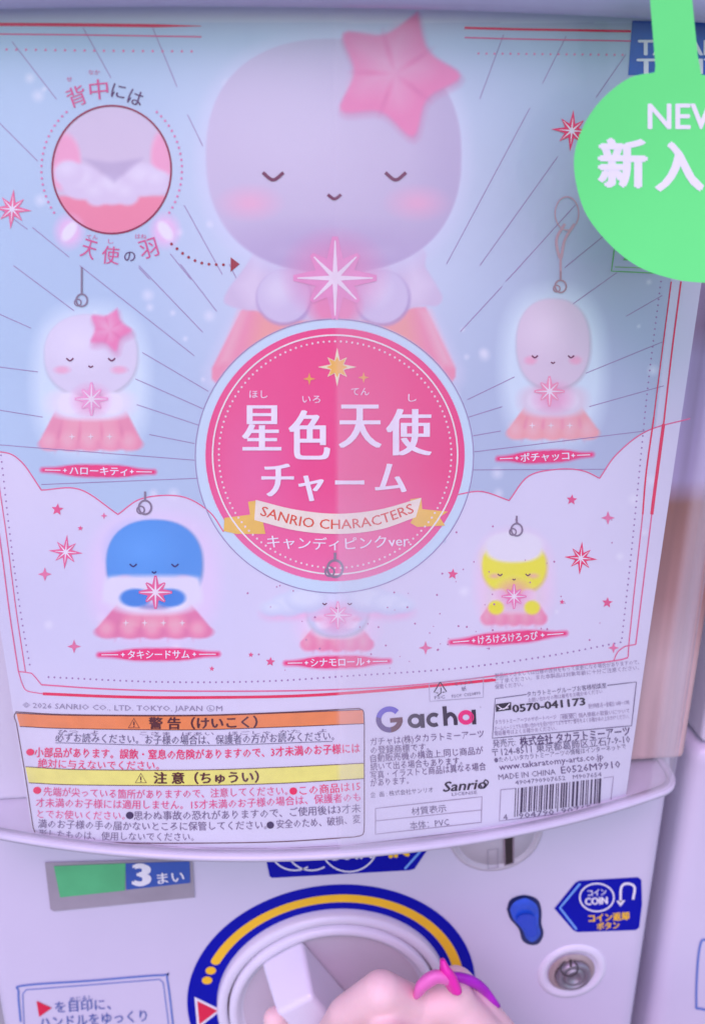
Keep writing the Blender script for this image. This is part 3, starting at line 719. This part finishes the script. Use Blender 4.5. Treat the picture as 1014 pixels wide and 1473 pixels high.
def band(t0, b0, c):
    a, b = curve(t0, 8), curve(b0, 8); o = Ink2D().strip(a, b).build('heading_band', K, L2, ink(c), warn); Ink2D().line(b, 1.1).line(a, 1.0).build('band_edge', K, L3, BRN, o); return o
b1 = band([(24, 1026), (100, 1029), (270, 1030), (400, 1026), (522, 1021)], [(29, 1045), (100, 1048), (270, 1050), (400, 1046), (523, 1041)], (246, 128, 90))
b2 = band([(37, 1103), (110, 1107), (270, 1108), (400, 1104), (523, 1098)], [(42, 1126), (110, 1129), (270, 1130), (400, 1127), (523, 1120)], (252, 210, 128))
def tri(x, y, r, par):
    P = [(x, y-r), (x+r*1.05, y+r*.8), (x-r*1.05, y+r*.8)]
    Ink2D().line(P, 1.3, closed=True).line([(x, y-r*.4), (x, y+r*.3)], 1.8).ell(x, y+r*.55, 1, 1, 6).build('warning_sign', K, L4, BRN, par)
tri(193, 1041, 7.5, b1); tri(203, 1120, 7.5, b2)
def bt_(t, pts, h, par): return text(t, pts, h, BRN, K, L4, par, bold=.035)
bt_('警 告（けいこく）', [(214, 1047), (290, 1047), (371, 1045)], 18, b1); bt_('注 意（ちゅうい）', [(221, 1126), (290, 1126), (373, 1124)], 18, b2)
small('必ずお読みください。お子様の場合は、保護者の方がお読みください。', [(80, 1066), (280, 1070), (481, 1064)], 14.5, GREY, warn, .012)
Ink2D().line(curve([(80, 1068.5), (280, 1072.5), (478, 1066.5)], 10), .9).build('underline', K, L3, GREY, warn)
small('小部品があります。誤飲・窒息の危険がありますので、3才未満のお子様には', [(50, 1088), (280, 1091), (518, 1082)], 15.5, PINKT, warn, .018)
small('絶対に与えないでください。', [(55, 1103), (140, 1106), (229, 1106.5)], 14.5, PINKT, warn, .01)
P2 = ink((214, 84, 146)); G2 = ink((120, 104, 146))
small('先端が尖っている箇所がありますので、注意してください。', [(63, 1144), (220, 1148), (414, 1143)], 14.5, P2, warn, .01)
small('この商品は15', [(431, 1143), (475, 1140), (519, 1136)], 15, PINKT, warn, .01)
small('才未満のお子様には適用しません。15才未満のお子様の場合は、保護者のも', [(52, 1160), (280, 1163), (519, 1152)], 14.5, P2, warn, .01)
small('とでお使いください。', [(54, 1176), (120, 1178), (180, 1178.5)], 14, P2, warn)
small('思わぬ事故の恐れがありますので、ご使用後は3才未', [(193, 1179), (350, 1177), (519, 1168)], 14.5, G2, warn, .01)
small('満のお子様の手の届かないところに保管してください。', [(55, 1190), (220, 1194), (384, 1192)], 14, G2, warn, .01)
small('安全のため、破損、変', [(398, 1191), (460, 1188), (519, 1183)], 14, G2, warn, .01)
small('形したものは、使用しないでください。', [(56, 1204), (160, 1208), (279, 1209)], 13.5, G2, warn)
s = Ink2D().ell(44, 1082, 5.8, 5, 16).ell(54, 1137, 5.8, 5.2, 16).ell(422, 1138, 5.6, 5.4, 16); s.build('bullet', K, L3, ink((220, 34, 100)), warn)
s = Ink2D().ell(187, 1173, 5.6, 5.4, 16).ell(389, 1187, 5.4, 5.2, 16); s.build('bullet', K, L3, ink((70, 56, 96)), warn)
small('ひつ   よ            こさま   ばあい    ほごしゃ  かた     よ', [(84, 1054.5), (280, 1058), (470, 1053)], 6, G2, warn)

# emblem box, round-lettered mark, maker's text
fb = Ink2D().line([(617, 983), (695, 974), (695, 1003), (618, 1009)], 1.1, closed=True).build('paper_mark_box', K, L3, ink((168, 156, 196)), card)
s = Ink2D().line([(633, 981), (624, 996), (630, 997)], 1.4).line([(633, 981), (642, 995), (636, 996)], 1.4).line([(629, 1001), (634, 997), (634, 989)], 1.3); s.build('tree_symbol', K, L3, BLK, fb)
small('FSC', [(625, 1006), (640, 1004.5)], 6.5, GREY, fb); small('FSC® C020890', [(650, 1004), (691, 999)], 6.5, GREY, fb); small('ミックス', [(654, 986.5), (680, 983.5)], 6.5, GREY, fb); small('紙', [(664, 994), (671, 993)], 7, GREY, fb)
logo = Ink2D().ell(691, 1017, .6, .6, 6).build('rounded_logo', K, L3, BLK, card, label='rounded logo with a purple blue capital and one pink letter')
def arcletter(): pass
s = Ink2D().line(arc(560, 1035, 15.5, 15, -45, -170, 16), 7.6); s.build('lettering', K, L3, ink((92, 78, 196)), logo)
s = Ink2D().line(arc(560, 1035, 15.5, 15, -168, -280, 12), 7.6); s.build('lettering', K, L3, ink((84, 64, 130)), logo)
s = Ink2D().line(arc(560, 1035, 15.5, 15, 82, 5, 10), 7.6).line([(561, 1036.5), (579, 1035)], 6.5); s.build('lettering', K, L3, ink((96, 44, 62)), logo)
DL = ink((62, 42, 74))
s = Ink2D().line(arc(597, 1037, 8.2, 7.6, 0, 360, 20)[:-1], 5.6, closed=True).line([(607, 1027), (608, 1047)], 6); s.build('lettering', K, L3, DL, logo)
s = Ink2D().line(arc(624, 1035.5, 8.2, 7.6, -50, -310, 16), 5.6); s.build('lettering', K, L3, DL, logo)
s = Ink2D().line([(639, 1016), (641, 1044)], 6).line(curve([(640, 1034), (647, 1027), (654, 1032), (655.5, 1043)], 6), 5.6); s.build('lettering', K, L3, DL, logo)
s = Ink2D().line(arc(670, 1032, 8.2, 7.4, 0, 360, 20)[:-1], 6.4, closed=True); s.build('lettering', K, L3, ink((226, 52, 128)), logo)
s = Ink2D().line([(681, 1021), (682, 1042)], 6); s.build('lettering', K, L3, DL, logo)
for t, a, b, c, d in (('ガチャは(株)タカラトミーアーツ', 533, 1072, 696, 1060), ('の登録商標です。', 533, 1084, 617, 1079), ('自動販売機の構造上,同じ商品が', 533, 1096, 695, 1084), ('続いて出る場合もあります。', 533, 1108, 665, 1099), ('写真・イラストと商品は異なる場合', 533, 1120, 699, 1107), ('があります。', 533, 1131, 588, 1127)):
    small(t, [(a, b), (c, d)], 12.5, ink((104, 82, 130)), card, .006)
small('企  画 : 株式会社サンリオ', [(533, 1147), (623, 1139)], 8.5, GREY, card)
sg = text('Sanrio', [(637, 1139), (700, 1134)], 20, BLK, K, L3, card, bold=.022, shear=.25)
s = Ink2D().line(curve([(690, 1128), (695, 1134), (702, 1126), (698, 1122), (695, 1127)], 5), 1.8); s.build('logo_flourish', K, L3, BLK, card)
small('LICENSE', [(650, 1145), (686, 1142)], 6.5, GREY, card)
mb = Ink2D().line([(540, 1163), (693, 1146), (692, 1183), (540, 1200)], 1.1, closed=True).line([(540, 1181), (693, 1165)], 1).build('material_box', K, L3, ink((150, 132, 172)), card)
small('材質表示', [(592, 1172), (642, 1167)], 12, GREY, mb); small('本体：PVC', [(590, 1193), (646, 1187)], 13, GREY, mb)
s = Ink2D().line([(697, 980), (713, 978)], 3.4); s.build('frame_stub', K, L3, CRIM, card)
FP = ink((146, 128, 172))
for t, a, b, c, d in (('製品につきましては仕様の改良をもって変更になる場合がありますので、', 712, 975, 919, 955), ('ご了承ください。また本製品は対象年齢に十分ご注意ください。', 712, 983, 919, 963), ('保管ください。', 712, 991, 752, 987)): small(t, [(a, b), (c, d)], 7.5, FP, card)
pb = Ink2D().line([(757, 999), (712, 1005), (708, 1062), (908, 1044), (915, 981), (873, 986)], 1.2).build('phone_box', K, L3, GREY, card)
small('タカラトミーグループお客様相談室', [(758, 1002), (872, 989)], 8.5, GREY, pb); small('お問い合わせの際は番号をお確かめください', [(760, 1010), (866, 997)], 7, FP, pb)
s = Ink2D().poly([(713, 1013), (735, 1010), (735, 1021), (713, 1024)]); ic = s.build('phone_icon', K, L3, BLK, pb)
s = Ink2D().line(curve([(715, 1015), (724, 1020), (733, 1012)], 5), 1.6).line([(717, 1021), (731, 1018)], 1.3); s.build('icon_line', K, L4, ink((214, 200, 236)), ic)
text('0570-041173', [(737, 1025), (842, 1014)], 15.5, BLK, K, L3, pb, bold=.035)
for t, a, b, c, d in (('受付時間 月〜金曜日 10時〜17時', 846, 1019, 905, 1013), ('タカラトミーアーツのサポートページ', 712, 1042, 800, 1034), ('検索', 808, 1035, 826, 1033), ('個人情報の取扱いについて', 832, 1032, 905, 1025), ('ホームページ上でもお問い合わせを受け付けております。番号をよくお確かめの上おかけください。', 711, 1051, 905, 1033), ('電話番号はよくお確かめください。', 711, 1058, 800, 1050)):
    small(t, [(a, b), (c, d)], 7.5, FP, pb)
Ink2D().line([(806, 1028), (828, 1026), (828, 1036), (806, 1038)], .9, closed=True).build('search_box', K, L3, FP, pb)
small('発売元:', [(709, 1075), (742, 1072)], 13, GREY, card); small('株式会社 タカラトミーアーツ', [(748, 1073), (906, 1057)], 15, ink((84, 66, 112)), card, .018)
small('〒124-8511 東京都葛飾区立石7-9-10', [(708, 1088), (906, 1068)], 14, GREY, card, .005)
small('●たのしいタカラトミーアーツの情報はインターネットで', [(711, 1097), (900, 1077)], 9, GREY, card); small('www.takaratomy-arts.co.jp', [(718, 1108), (868, 1092)], 13, ink((96, 78, 124)), card, .005)
small('MADE IN CHINA', [(717, 1122), (799, 1114)], 11.5, GREY, card); small('E0526M9910', [(807, 1113), (892, 1104)], 14.5, ink((96, 78, 124)), card, .006)
small('4904790907652   M907654', [(741, 1129), (865, 1117)], 9, GREY, card)
bx = Ink2D().line([(720, 1136), (742, 1134)], 1).line([(868, 1119), (882, 1117), (877, 1162), (718, 1181), (720, 1136)], 1).build('barcode_box', K, L3, FP, card)
s = Ink2D(); rs = random.Random(4); x = 741.0
while x < 864:
    wd = rs.choice((1.2, 1.2, 2.2, 3.2)); yt = 1134-(x-741)*.118; yb = 1170-(x-741)*.118
    if abs(x-742) < 5 or abs(x-803) < 3: yb += 5
    s.poly([(x, yt), (x+wd, yt-.1), (x+wd-1.6, yb-.1), (x-1.6, yb)]); x += wd+rs.choice((1.3, 1.6, 2.6, 3.2))
s.build('barcode_bars', K, L3, ink((62, 46, 84)), bx)
small('4', [(724, 1180), (730, 1179.4)], 12, GREY, bx); small('904790', [(746, 1178), (797, 1172)], 12, GREY, bx, .01); small('907654', [(807, 1171), (860, 1165)], 12, GREY, bx, .01)

# ------------------------------------------------------------------ green new-arrival tag in front of the cover
def on_tag(x, y, off=0.0): return on_plane(x, y, .0820+off+.007*(max(0, y-110)/300)**2+.004*((x-975)/150)**2)   # slightly curled
tag = empty('price_tag', tuple(on_tag(975, 255)), 'bright green round paper tag hanging by a wide strap at the upper right', 'tag')
M_GREEN = mat('green_paper', raw=(.15, .92, .22), rough=.42, noise=.035, nscale=12, bump=.06)
P = []
P += [(932, -30), (942, 95), (941, 104)]
P += curve([(941, 104), (905, 112), (868, 140), (842, 175), (827, 215), (826, 250), (835, 290), (850, 320), (880, 355), (915, 382), (955, 398), (1000, 406), (1050, 404), (1100, 380), (1135, 320), (1140, 250), (1115, 170), (1060, 120), (1008, 107)], 6)
P += [(1003, 80), (992, -30)]
Ink2D().poly(P).build('tag_board', on_tag, .0, M_GREEN, tag, cut=14, thick=.0009)
tw = mat('tag_white', raw=(.9, .9, .9), rough=.5, noise=.02)
glyph_box('NEW', 931, 149, 1047, 186, tw, on_tag, .00012, tag, bold=.02)
for ch, a, b, c, d in (('新', 859, 198, 931, 271), ('入', 941, 203, 1012, 276), ('荷', 1022, 206, 1092, 278)): glyph_box(ch, a, b, c, d, tw, on_tag, .00012, tag, bold=.045)

# ------------------------------------------------------------------ lower front of the machine
Q = on_plane
# ring sticker
DX, DZ = .0015, -.348
def ringmesh(name, r0, r1, y, m, par, a0=0, a1=360, n=120, **k):
    V = []; F = []
    full = abs(a1-a0) >= 360
    for i in range(n if full else n+1):
        t = math.radians(a0+(a1-a0)*i/n)
        for r, yy in ((r0, y), (r1, y), (r1, y+.0003), (r0, y+.0003)): V.append((DX+r*math.cos(t), yy, DZ+r*math.sin(t)))
    m_ = len(V)//4
    for i in range(m_ if full else m_-1):
        a = 4*i; b = 4*((i+1) % m_)
        for q in range(4): F.append((a+q, a+(q+1) % 4, b+(q+1) % 4, b+q))
    return mesh(name, V, F, m, par, **k)
rs_ = ringmesh('dial_ring_sticker', .0715, .0895, -.0004, M_BLUE, machine, label='dark blue ring printed with a yellow arc round the dial')
def ringarc(r, wd, a0, a1, n=60):
    V = []; F = []; y = -.0006
    for i in range(n+1):
        t = math.radians(a0+(a1-a0)*i/n); V += [(DX+(r-wd/2)*math.cos(t), y, DZ+(r-wd/2)*math.sin(t)), (DX+(r+wd/2)*math.cos(t), y, DZ+(r+wd/2)*math.sin(t))]
    for i in range(n): F.append((2*i, 2*i+1, 2*i+3, 2*i+2))
    return V, F
V, F = ringarc(.0795, .0058, -10, 152); 
for a in (152, 157.8, 163.6):
    t = math.radians(a); cx, cz = DX+.0795*math.cos(t), DZ+.0795*math.sin(t); b = len(V); rr = .0029 if a == 152 else .0031; yd = -.00064 if a == 152 else -.0006
    rad = .0795 if a == 152 else .0800
    V.extend([(cx+rr*math.cos(q*math.pi/10), yd, cz+rr*math.sin(q*math.pi/10)) for q in range(20)]); F.append(tuple(range(b, b+20)))
mesh('yellow_arc', V, F, M_YEL, rs_)
s = Ink2D().poly([(280, 1434), (319, 1453), (284, 1480)]); o = s.build('pointer_triangle', Q, .0006, M_WHT, rs_)
Ink2D().poly([(284, 1440), (313, 1454), (287, 1474)]).build('triangle_fill', Q, .0008, M_RED, o)
# dial
dial = lathe('dial', [(.0712, .004), (.0712, -.0045), (.0705, -.0062), (.0690, -.0070), (.0662, -.0070), (.0652, -.0060), (.0648, -.002)], DX, DZ, M_PLAST, machine)
lathe('dial_gap', [(.0648, -.0025), (.0638, -.0024)], DX, DZ, mat('brown_gap', raw=(.16, .10, .09), rough=.6), dial)
lathe('dial_disc', [(.0638, -.0018), (.0637, -.0072), (.0628, -.0084), (.0605, -.0088), (.0585, -.0082), (.0570, -.0052), (.0540, -.0038), (.030, -.0034), (.0001, -.0034)], DX, DZ, M_PLAST, dial)
lathe('dial_dish', [(.0568, -.0046), (.054, -.0042), (.03, -.0038), (.0001, -.0038)], DX, DZ, M_DISH, dial)
# grip bar, tilted to the left at its top
tip = on_plane(410, 1366, .006); ang = math.atan2(tip[0]-DX, tip[2]-DZ)
bm = bmesh.new(); bmesh.ops.create_cube(bm, size=1)
LB = math.hypot(tip[0]-DX, tip[2]-DZ)
for v in bm.verts:
    front = v.co.y < 0
    v.co = Vector(((.0115 if v.co.x > 0 else (-.0125 if front else -.0180)), -.0035-(.0335 if front else 0), v.co.z*2*(LB-.010 if front else LB)))
bmesh.ops.bevel(bm, geom=bm.edges[:], offset=.0035, segments=4, affect='EDGES', profile=.6)
bmesh.ops.rotate(bm, verts=bm.verts, cent=(0, 0, 0), matrix=Matrix.Rotation(ang, 3, 'Y'))
bmesh.ops.translate(bm, verts=bm.verts, vec=(DX, 0, DZ))
for v, p in zip(bm.verts, rebase(dial, [v.co[:] for v in bm.verts])): v.co = p
me = bpy.data.meshes.new('grip_bar'); bm.to_mesh(me); bm.free(); link('grip_bar', me, M_PLAST, dial, smooth=True)

# coin counter window at left
fr = Ink2D().poly([(65, 1241), (277, 1236), (280, 1291), (78, 1311), (73, 1308)]).build('price_window', Q, .0012, mat('window_grey', raw=(.36, .33, .36), rough=.35, noise=.06), machine, thick=.0012, label='grey price window reading three coins')
Ink2D().poly([(78, 1246), (181, 1242), (180, 1281), (87, 1291)]).build('green_strip', Q, .0016, mat('green_strip', raw=(.10, .52, .20), rough=.35, noise=.12, nscale=35), fr, thick=.0004)
o = Ink2D().poly([(181, 1242), (273, 1239), (274, 1270), (182, 1280)]).build('blue_strip', Q, .0016, mat('blue_strip', raw=(.04, .11, .42), rough=.35), fr, thick=.0004)
glyph_box('3', 190, 1242, 218, 1275, M_WHT, Q, .0018, o, bold=.06); text('まい', [(227, 1271), (266, 1267)], 18, M_WHT, Q, .0018, o, bold=.02)

# coin-in sticker
ci = Ink2D().poly([(382, 1232), (400, 1190), (640, 1185), (596, 1250), (589, 1252), (392, 1263), (388, 1261)]).build('coin_sticker', Q, .0004, M_BLUE, machine, thick=.0004, label='blue coin sticker half hidden under the window')
s = Ink2D()
for cx in (424, 448): s.line(arc(cx, 1214, 38, 38, 60, 165, 20), 2.0)
s.line(arc(502, 1212, 42, 42, 15, 165, 24), 2.0)
s.build('circle_lines', Q, .0006, M_WHT, ci)
text('COIN', [(470, 1238), (536, 1234)], 22, M_WHT, Q, .0007, ci, bold=.03); text('IN', [(559, 1234), (589, 1231)], 24, M_YEL, Q, .0006, ci, bold=.05)
Ink2D().line([(616, 1212), (582, 1250)], 3).build('edge_line', Q, .0006, M_LBLUE, ci)

# coin slot plate
sc_ = on_plane(713, 1197); sc_r = .0245
sp = lathe('coin_plate', [(sc_r+.0035, .001), (sc_r+.0030, -.0012), (sc_r+.0008, -.0016), (sc_r, -.0004), (sc_r-.0010, .0002), (sc_r-.0014, -.0008), (.002, -.0014), (.00001, -.0014)], sc_[0], sc_[2], mat('coin_plate_grey', raw=(.58, .54, .58), rough=.32, noise=.03), machine, seg=72)
Ink2D().poly([(725, 1170), (737, 1170), (737, 1241), (727, 1244)]).build('coin_slot', Q, .0019, M_DARK, sp)
Ink2D().line([(724, 1170), (726, 1245), (738, 1242), (738.5, 1170)], 2).build('slot_edge', Q, .0021, M_STEEL, sp)
Ink2D().line([(701, 1223), (716, 1221), (716, 1248), (702, 1250)], 1.3, closed=True).build('engraved_rectangle', Q, .0018, mat('etch', raw=(.36, .33, .38)), sp)

# coin return button in its recess
def pill(n=16, g=0):
    return curve([(731-g, 1308), (737-g, 1296-g), (754, 1290-g), (770+g, 1296-g), (776+g, 1309), (776+g, 1328), (779+g, 1343), (773+g, 1354+g), (764, 1357+g), (754-g, 1351+g), (748-g, 1336), (736-g, 1322), (731-g, 1308)], 5)[:-1]
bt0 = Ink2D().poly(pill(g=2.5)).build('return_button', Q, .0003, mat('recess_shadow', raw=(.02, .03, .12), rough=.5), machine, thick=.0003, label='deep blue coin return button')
Ink2D().poly(pill(g=-2)).build('button_core', Q, .0022, mat('blue_plastic', raw=(.02, .10, .62), rough=.3, noise=.35, nscale=60, coat=.5), bt0, thick=.002)
Ink2D().poly([(x*.62+.38*762, y*.5+.5*1340) for x, y in pill()]).build('button_tip', Q, .0040, mat('blue_plastic_deep', raw=(.015, .07, .55), rough=.25, coat=.5), bt0, thick=.002)

# coin return sticker
cs = Ink2D().poly([(797, 1307), (827, 1270), (833, 1267), (917, 1262), (922, 1266), (923, 1300), (919, 1334), (914, 1338), (830, 1341), (824, 1338)]).build('return_sticker', Q, .0004, M_BLUE, machine, thick=.0004, label='blue arrow shaped coin return sticker')
Ink2D().line([(834, 1271), (805, 1306), (829, 1337)], 3).build('edge_line', Q, .0006, M_LBLUE, cs)
s = Ink2D().line(arc(858, 1291, 24.5, 20, 0, 360, 36)[:-1], 2.2, closed=True).line(curve([(910, 1294), (912, 1276), (901, 1271), (893, 1277), (892, 1298)], 6), 3.4).poly([(886, 1296), (899, 1295), (892, 1304)])
s.build('sticker_symbol', Q, .0006, M_WHT, cs)
text('コイン', [(845, 1289), (872, 1287)], 11, M_WHT, Q, .0006, cs, bold=.03); text('COIN', [(841, 1302), (874, 1300)], 14.5, M_WHT, Q, .0006, cs, bold=.05)
text('コイン返却', [(846, 1326), (905, 1322)], 12.5, M_YEL, Q, .0006, cs, bold=.05); text('ボタン', [(858, 1337), (891, 1335)], 11.5, M_YEL, Q, .0006, cs, bold=.04)

# lock
lc = on_plane(822, 1397)
lk = lathe('lock', [(.0225, .0005), (.0215, -.0010), (.0185, -.0016), (.0165, -.0006), (.0150, .0012), (.0128, .0014)], lc[0], lc[2], M_PLAST, machine, seg=64, label='round key lock in a shallow white dish')
lathe('lock_collar', [(.0150, -.0009), (.0130, -.0024), (.0118, -.0026), (.0110, -.0015)], lc[0]-.0004, lc[2], mat('collar', raw=(.44, .36, .33), rough=.4, metal=.3), lk, seg=48)
cy_ = lathe('lock_cylinder', [(.0110, -.001), (.0108, -.0048), (.0100, -.0054), (.0078, -.0054), (.0074, -.0042), (.0066, -.0042), (.0062, -.0056), (.0040, -.0056), (.0037, -.0048), (.00001, -.0048)], lc[0], lc[2], M_STEEL, lk, seg=48)
ringV = []; 
Ink2D().line([(820, 1380), (821, 1391)], 3.2).build('key_notch', Q, .0059, M_DARK, lk)
Ink2D().line(arc(818.5, 1393, 12.5, 11.5, -60, 245, 30), 2.4).build('key_groove', Q, .0058, mat('groove', raw=(.12, .10, .11), rough=.4, metal=.5), lk)

# instruction sticker at lower left
s = Ink2D().line(curve([(30, 1470), (27, 1428), (34, 1418), (130, 1411), (233, 1403), (241, 1410), (252, 1500)], 8), 2.4).line([(36, 1500), (33, 1430), (38, 1424), (130, 1417), (230, 1409), (235, 1414), (246, 1500)], 1.2)
ist = s.build('instruction_sticker', Q, .0005, mat('sticker_blue', raw=(.10, .20, .55), rough=.4), machine, label='blue outlined instruction sticker')
Ink2D().poly([(53, 1440), (75, 1450), (57, 1463)]).build('red_arrow', Q, .0005, M_RED, ist)
IB = mat('sticker_text', raw=(.08, .14, .40), rough=.5)
text('を目印に、', [(80, 1456), (160, 1451)], 18, IB, Q, .0005, ist, bold=.012); text('めじるし', [(101, 1441), (134, 1438)], 8, IB, Q, .0005, ist); text('ハンドルをゆっくり', [(58, 1479), (212, 1468)], 19, IB, Q, .0005, ist, bold=.012)

# ------------------------------------------------------------------ the neighbouring machine at the right
nb = empty('capsule_machine', (.412, 0, -.6), 'white capsule toy machine cut off by the right edge, orange brown window', 'vending machine', 'capsule machines side by side')
XO = .412
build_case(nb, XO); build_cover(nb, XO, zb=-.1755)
Vn = []; cols = []
for j in range(61):
    z = -.165+.36*j/60
    for i in range(21):
        x = XO-.188+.376*i/20; Vn.append((x, -.012-.03*math.sin(math.pi*i/20), z))
        k = lambda a, b: math.exp(-((z-a)/b)**2)
        c = np.array([.42, .36, .50])+k(.07, .035)*np.array([-.18, -.24, -.26])+k(-.055, .05)*np.array([.08, -.20, -.38])+k(-.13, .04)*np.array([.30, .14, .02])
        cols.append(list(np.clip(c*(1+.12*math.sin(i*1.9+z*30)), .03, .85))+[1])
Fn = [(j*21+i, j*21+i+1, (j+1)*21+i+1, (j+1)*21+i) for j in range(60) for i in range(20)]
nc = mesh('display_sheet', Vn, Fn, mat('neighbour_print', rough=.5, noise=.1, nscale=30, attr='print'), nb, smooth=True)
na = nc.data.color_attributes.new('print', 'FLOAT_COLOR', 'POINT'); na.data.foreach_set('color', np.array(cols, np.float32).ravel())
s = Ink2D().line(curve([(1080, 1352), (1022, 1352), (1006, 1362), (1001, 1440), (1010, 1452), (1080, 1460)], 8), 3); s.build('instruction_sticker', Q, .0005, MATS['sticker_blue'], nb)

# ------------------------------------------------------------------ the hand on the dial
person = empty('person', tuple(on_plane(640, 1500, .06)), 'bare hand turning the white dial grip, pink and purple ribbon across its back', 'person')
def at(x, y, d): return Vector(on_plane(x, y, d))
def capsule(bm, a, b, ra, rb, n=14, m_=7):
    ax = (b-a); L = ax.length; q = ax.to_track_quat('Z', 'Y').to_matrix(); rings = []
    prof = [(-ra*math.cos(t), ra*math.sin(t)) for t in [math.pi/2*i/m_ for i in range(m_+1)]]+[(L+rb*math.sin(t), rb*math.cos(t)) for t in [math.pi/2*i/m_ for i in range(m_+1)]]
    for z, r in prof: rings.append([bm.verts.new(a+q @ Vector((max(r, 1e-4)*math.cos(2*math.pi*k/n), max(r, 1e-4)*math.sin(2*math.pi*k/n), z))) for k in range(n)])
    for A, B in zip(rings[:-1], rings[1:]):
        for k in range(n): bm.faces.new((A[k], A[(k+1) % n], B[(k+1) % n], B[k]))
    bm.faces.new(rings[0][::-1]); bm.faces.new(rings[-1])
bm = bmesh.new()
chains = [
 ([(650, 1440, .062), (598, 1447, .064), (548, 1426, .070), (496, 1458, .064), (466, 1502, .052)], [.0125, .0098, .0108, .0092, .0080]),   # index
 ([(664, 1505, .068), (610, 1504, .074), (558, 1496, .084), (512, 1530, .074), (482, 1560, .052)], [.0128, .0104, .0110, .0092, .0078]),   # middle
 ([(672, 1566, .070), (618, 1566, .076), (566, 1566, .086), (524, 1596, .074), (492, 1620, .050)], [.0122, .0100, .0104, .0086, .0073]),   # ring
 ([(684, 1624, .070), (636, 1626, .075), (590, 1630, .082), (554, 1660, .070), (520, 1680, .050)], [.0110, .0090, .0093, .0076, .0064]),   # little
 ([(720, 1620, .050), (590, 1640, .042), (500, 1610, .038), (428, 1545, .036), (396, 1466, .034)], [.0170, .0130, .0112, .0098, .0072]),   # thumb, closing from the left of the grip
]
for pts, rr in chains:
    P = [at(*p) for p in pts]
    for i in range(4): capsule(bm, P[i], P[i+1], rr[i], rr[i+1])
wr = at(860, 1700, .105); wr2 = at(830, 1660, .095)
for p, r in (((652, 1446, .062), .0125), ((664, 1505, .068), .0128), ((672, 1566, .070), .0122), ((684, 1624, .070), .0112)):
    capsule(bm, at(*p), wr, r, .019); capsule(bm, at(*p)+Vector((.004, .012, -.002)), wr2, r*.95, .02)
capsule(bm, at(655, 1458, .058), at(690, 1620, .060), .0118, .0115)
capsule(bm, wr, at(1180, 2150, .24), .022, .034); capsule(bm, wr2, at(1150, 2150, .24), .024, .034)
for v, p in zip(bm.verts, rebase(person, [v.co[:] for v in bm.verts])): v.co = p
me = bpy.data.meshes.new('hand'); bm.to_mesh(me); bm.free()
M_SKIN = mat('skin', raw=(.86, .58, .56), rough=.55, noise=.07, nscale=45, bump=.25, sss=.25)
hand = link('hand', me, M_SKIN, person)
md = hand.modifiers.new('r', 'REMESH'); md.mode = 'VOXEL'; md.voxel_size = .0013; md.use_smooth_shade = True
m2 = hand.modifiers.new('s', 'SMOOTH'); m2.factor = .6; m2.iterations = 13
bpy.context.view_layer.update()
me2 = bpy.data.meshes.new_from_object(hand.evaluated_get(bpy.context.evaluated_depsgraph_get()))
hand.modifiers.clear(); hand.data = me2
for p in me2.polygons: p.use_smooth = True

# ribbon: a pink knot with a purple strap laid over the back of the hand
def ribbon(name, P, wds, m):
    P = [Vector(p) for p in P]; V = []; F = []
    for i, p in enumerate(P):
        t = (P[min(i+1, len(P)-1)]-P[max(i-1, 0)]).normalized(); up = Vector((0, -.55, .85)); sde = t.cross(up).normalized(); nn = sde.cross(t).normalized(); w_ = wds[i]
        for k in range(12):
            a = 2*math.pi*k/12; V.append(tuple(p+nn*math.cos(a)*w_*.95+sde*math.sin(a)*w_*.5))
    for i in range(len(P)-1):
        for k in range(12): F.append((i*12+k, i*12+(k+1) % 12, (i+1)*12+(k+1) % 12, (i+1)*12+k))
    F.append(tuple(range(11, -1, -1))); n = (len(P)-1)*12; F.append(tuple(range(n, n+12)))
    return mesh(name, V, F, m, person, smooth=True)
def c3(P, n=8):
    q = curve(P, n); return [at(*p) for p in q]
M_PUR = mat('purple_satin', raw=(.42, .006, .50), rough=.35, noise=.12, nscale=90); M_PNK = mat('pink_satin', raw=(.82, .02, .40), rough=.4, noise=.12, nscale=90); M_PNL = mat('pale_pink_satin', raw=(.82, .16, .50), rough=.45, noise=.1)
def wprof(n, a, b, c): return [a+(b-a)*math.sin(math.pi*min(1, i/(n-1)*1.0))*1.0 if c else a for i in range(n)]
q = c3([(640, 1403, .058), (668, 1408, .058), (692, 1421, .056), (712, 1445, .056)]); ribbon('ribbon_strap', q, [.0058-.0030*abs(i/(len(q)-1)-.4) for i in range(len(q))], M_PUR)
q = c3([(652, 1420, .070), (646, 1405, .070), (640, 1393, .070), (636, 1380, .068)]); n = len(q); ribbon('ribbon_knot', q, [.0066-.0040*(i/(n-1))**2 for i in range(n)], M_PNK)
q = c3([(650, 1412, .070), (628, 1405, .070), (610, 1415, .070), (601, 1428, .068)]); n = len(q); ribbon('ribbon_loop', q, [.0046+.0026*math.sin(math.pi*i/(n-1)) for i in range(n)], M_PNL)

for o in bpy.data.objects:
    if o.type == 'MESH' and o.parent is None and 'kind' not in o: o['kind'] = 'structure'
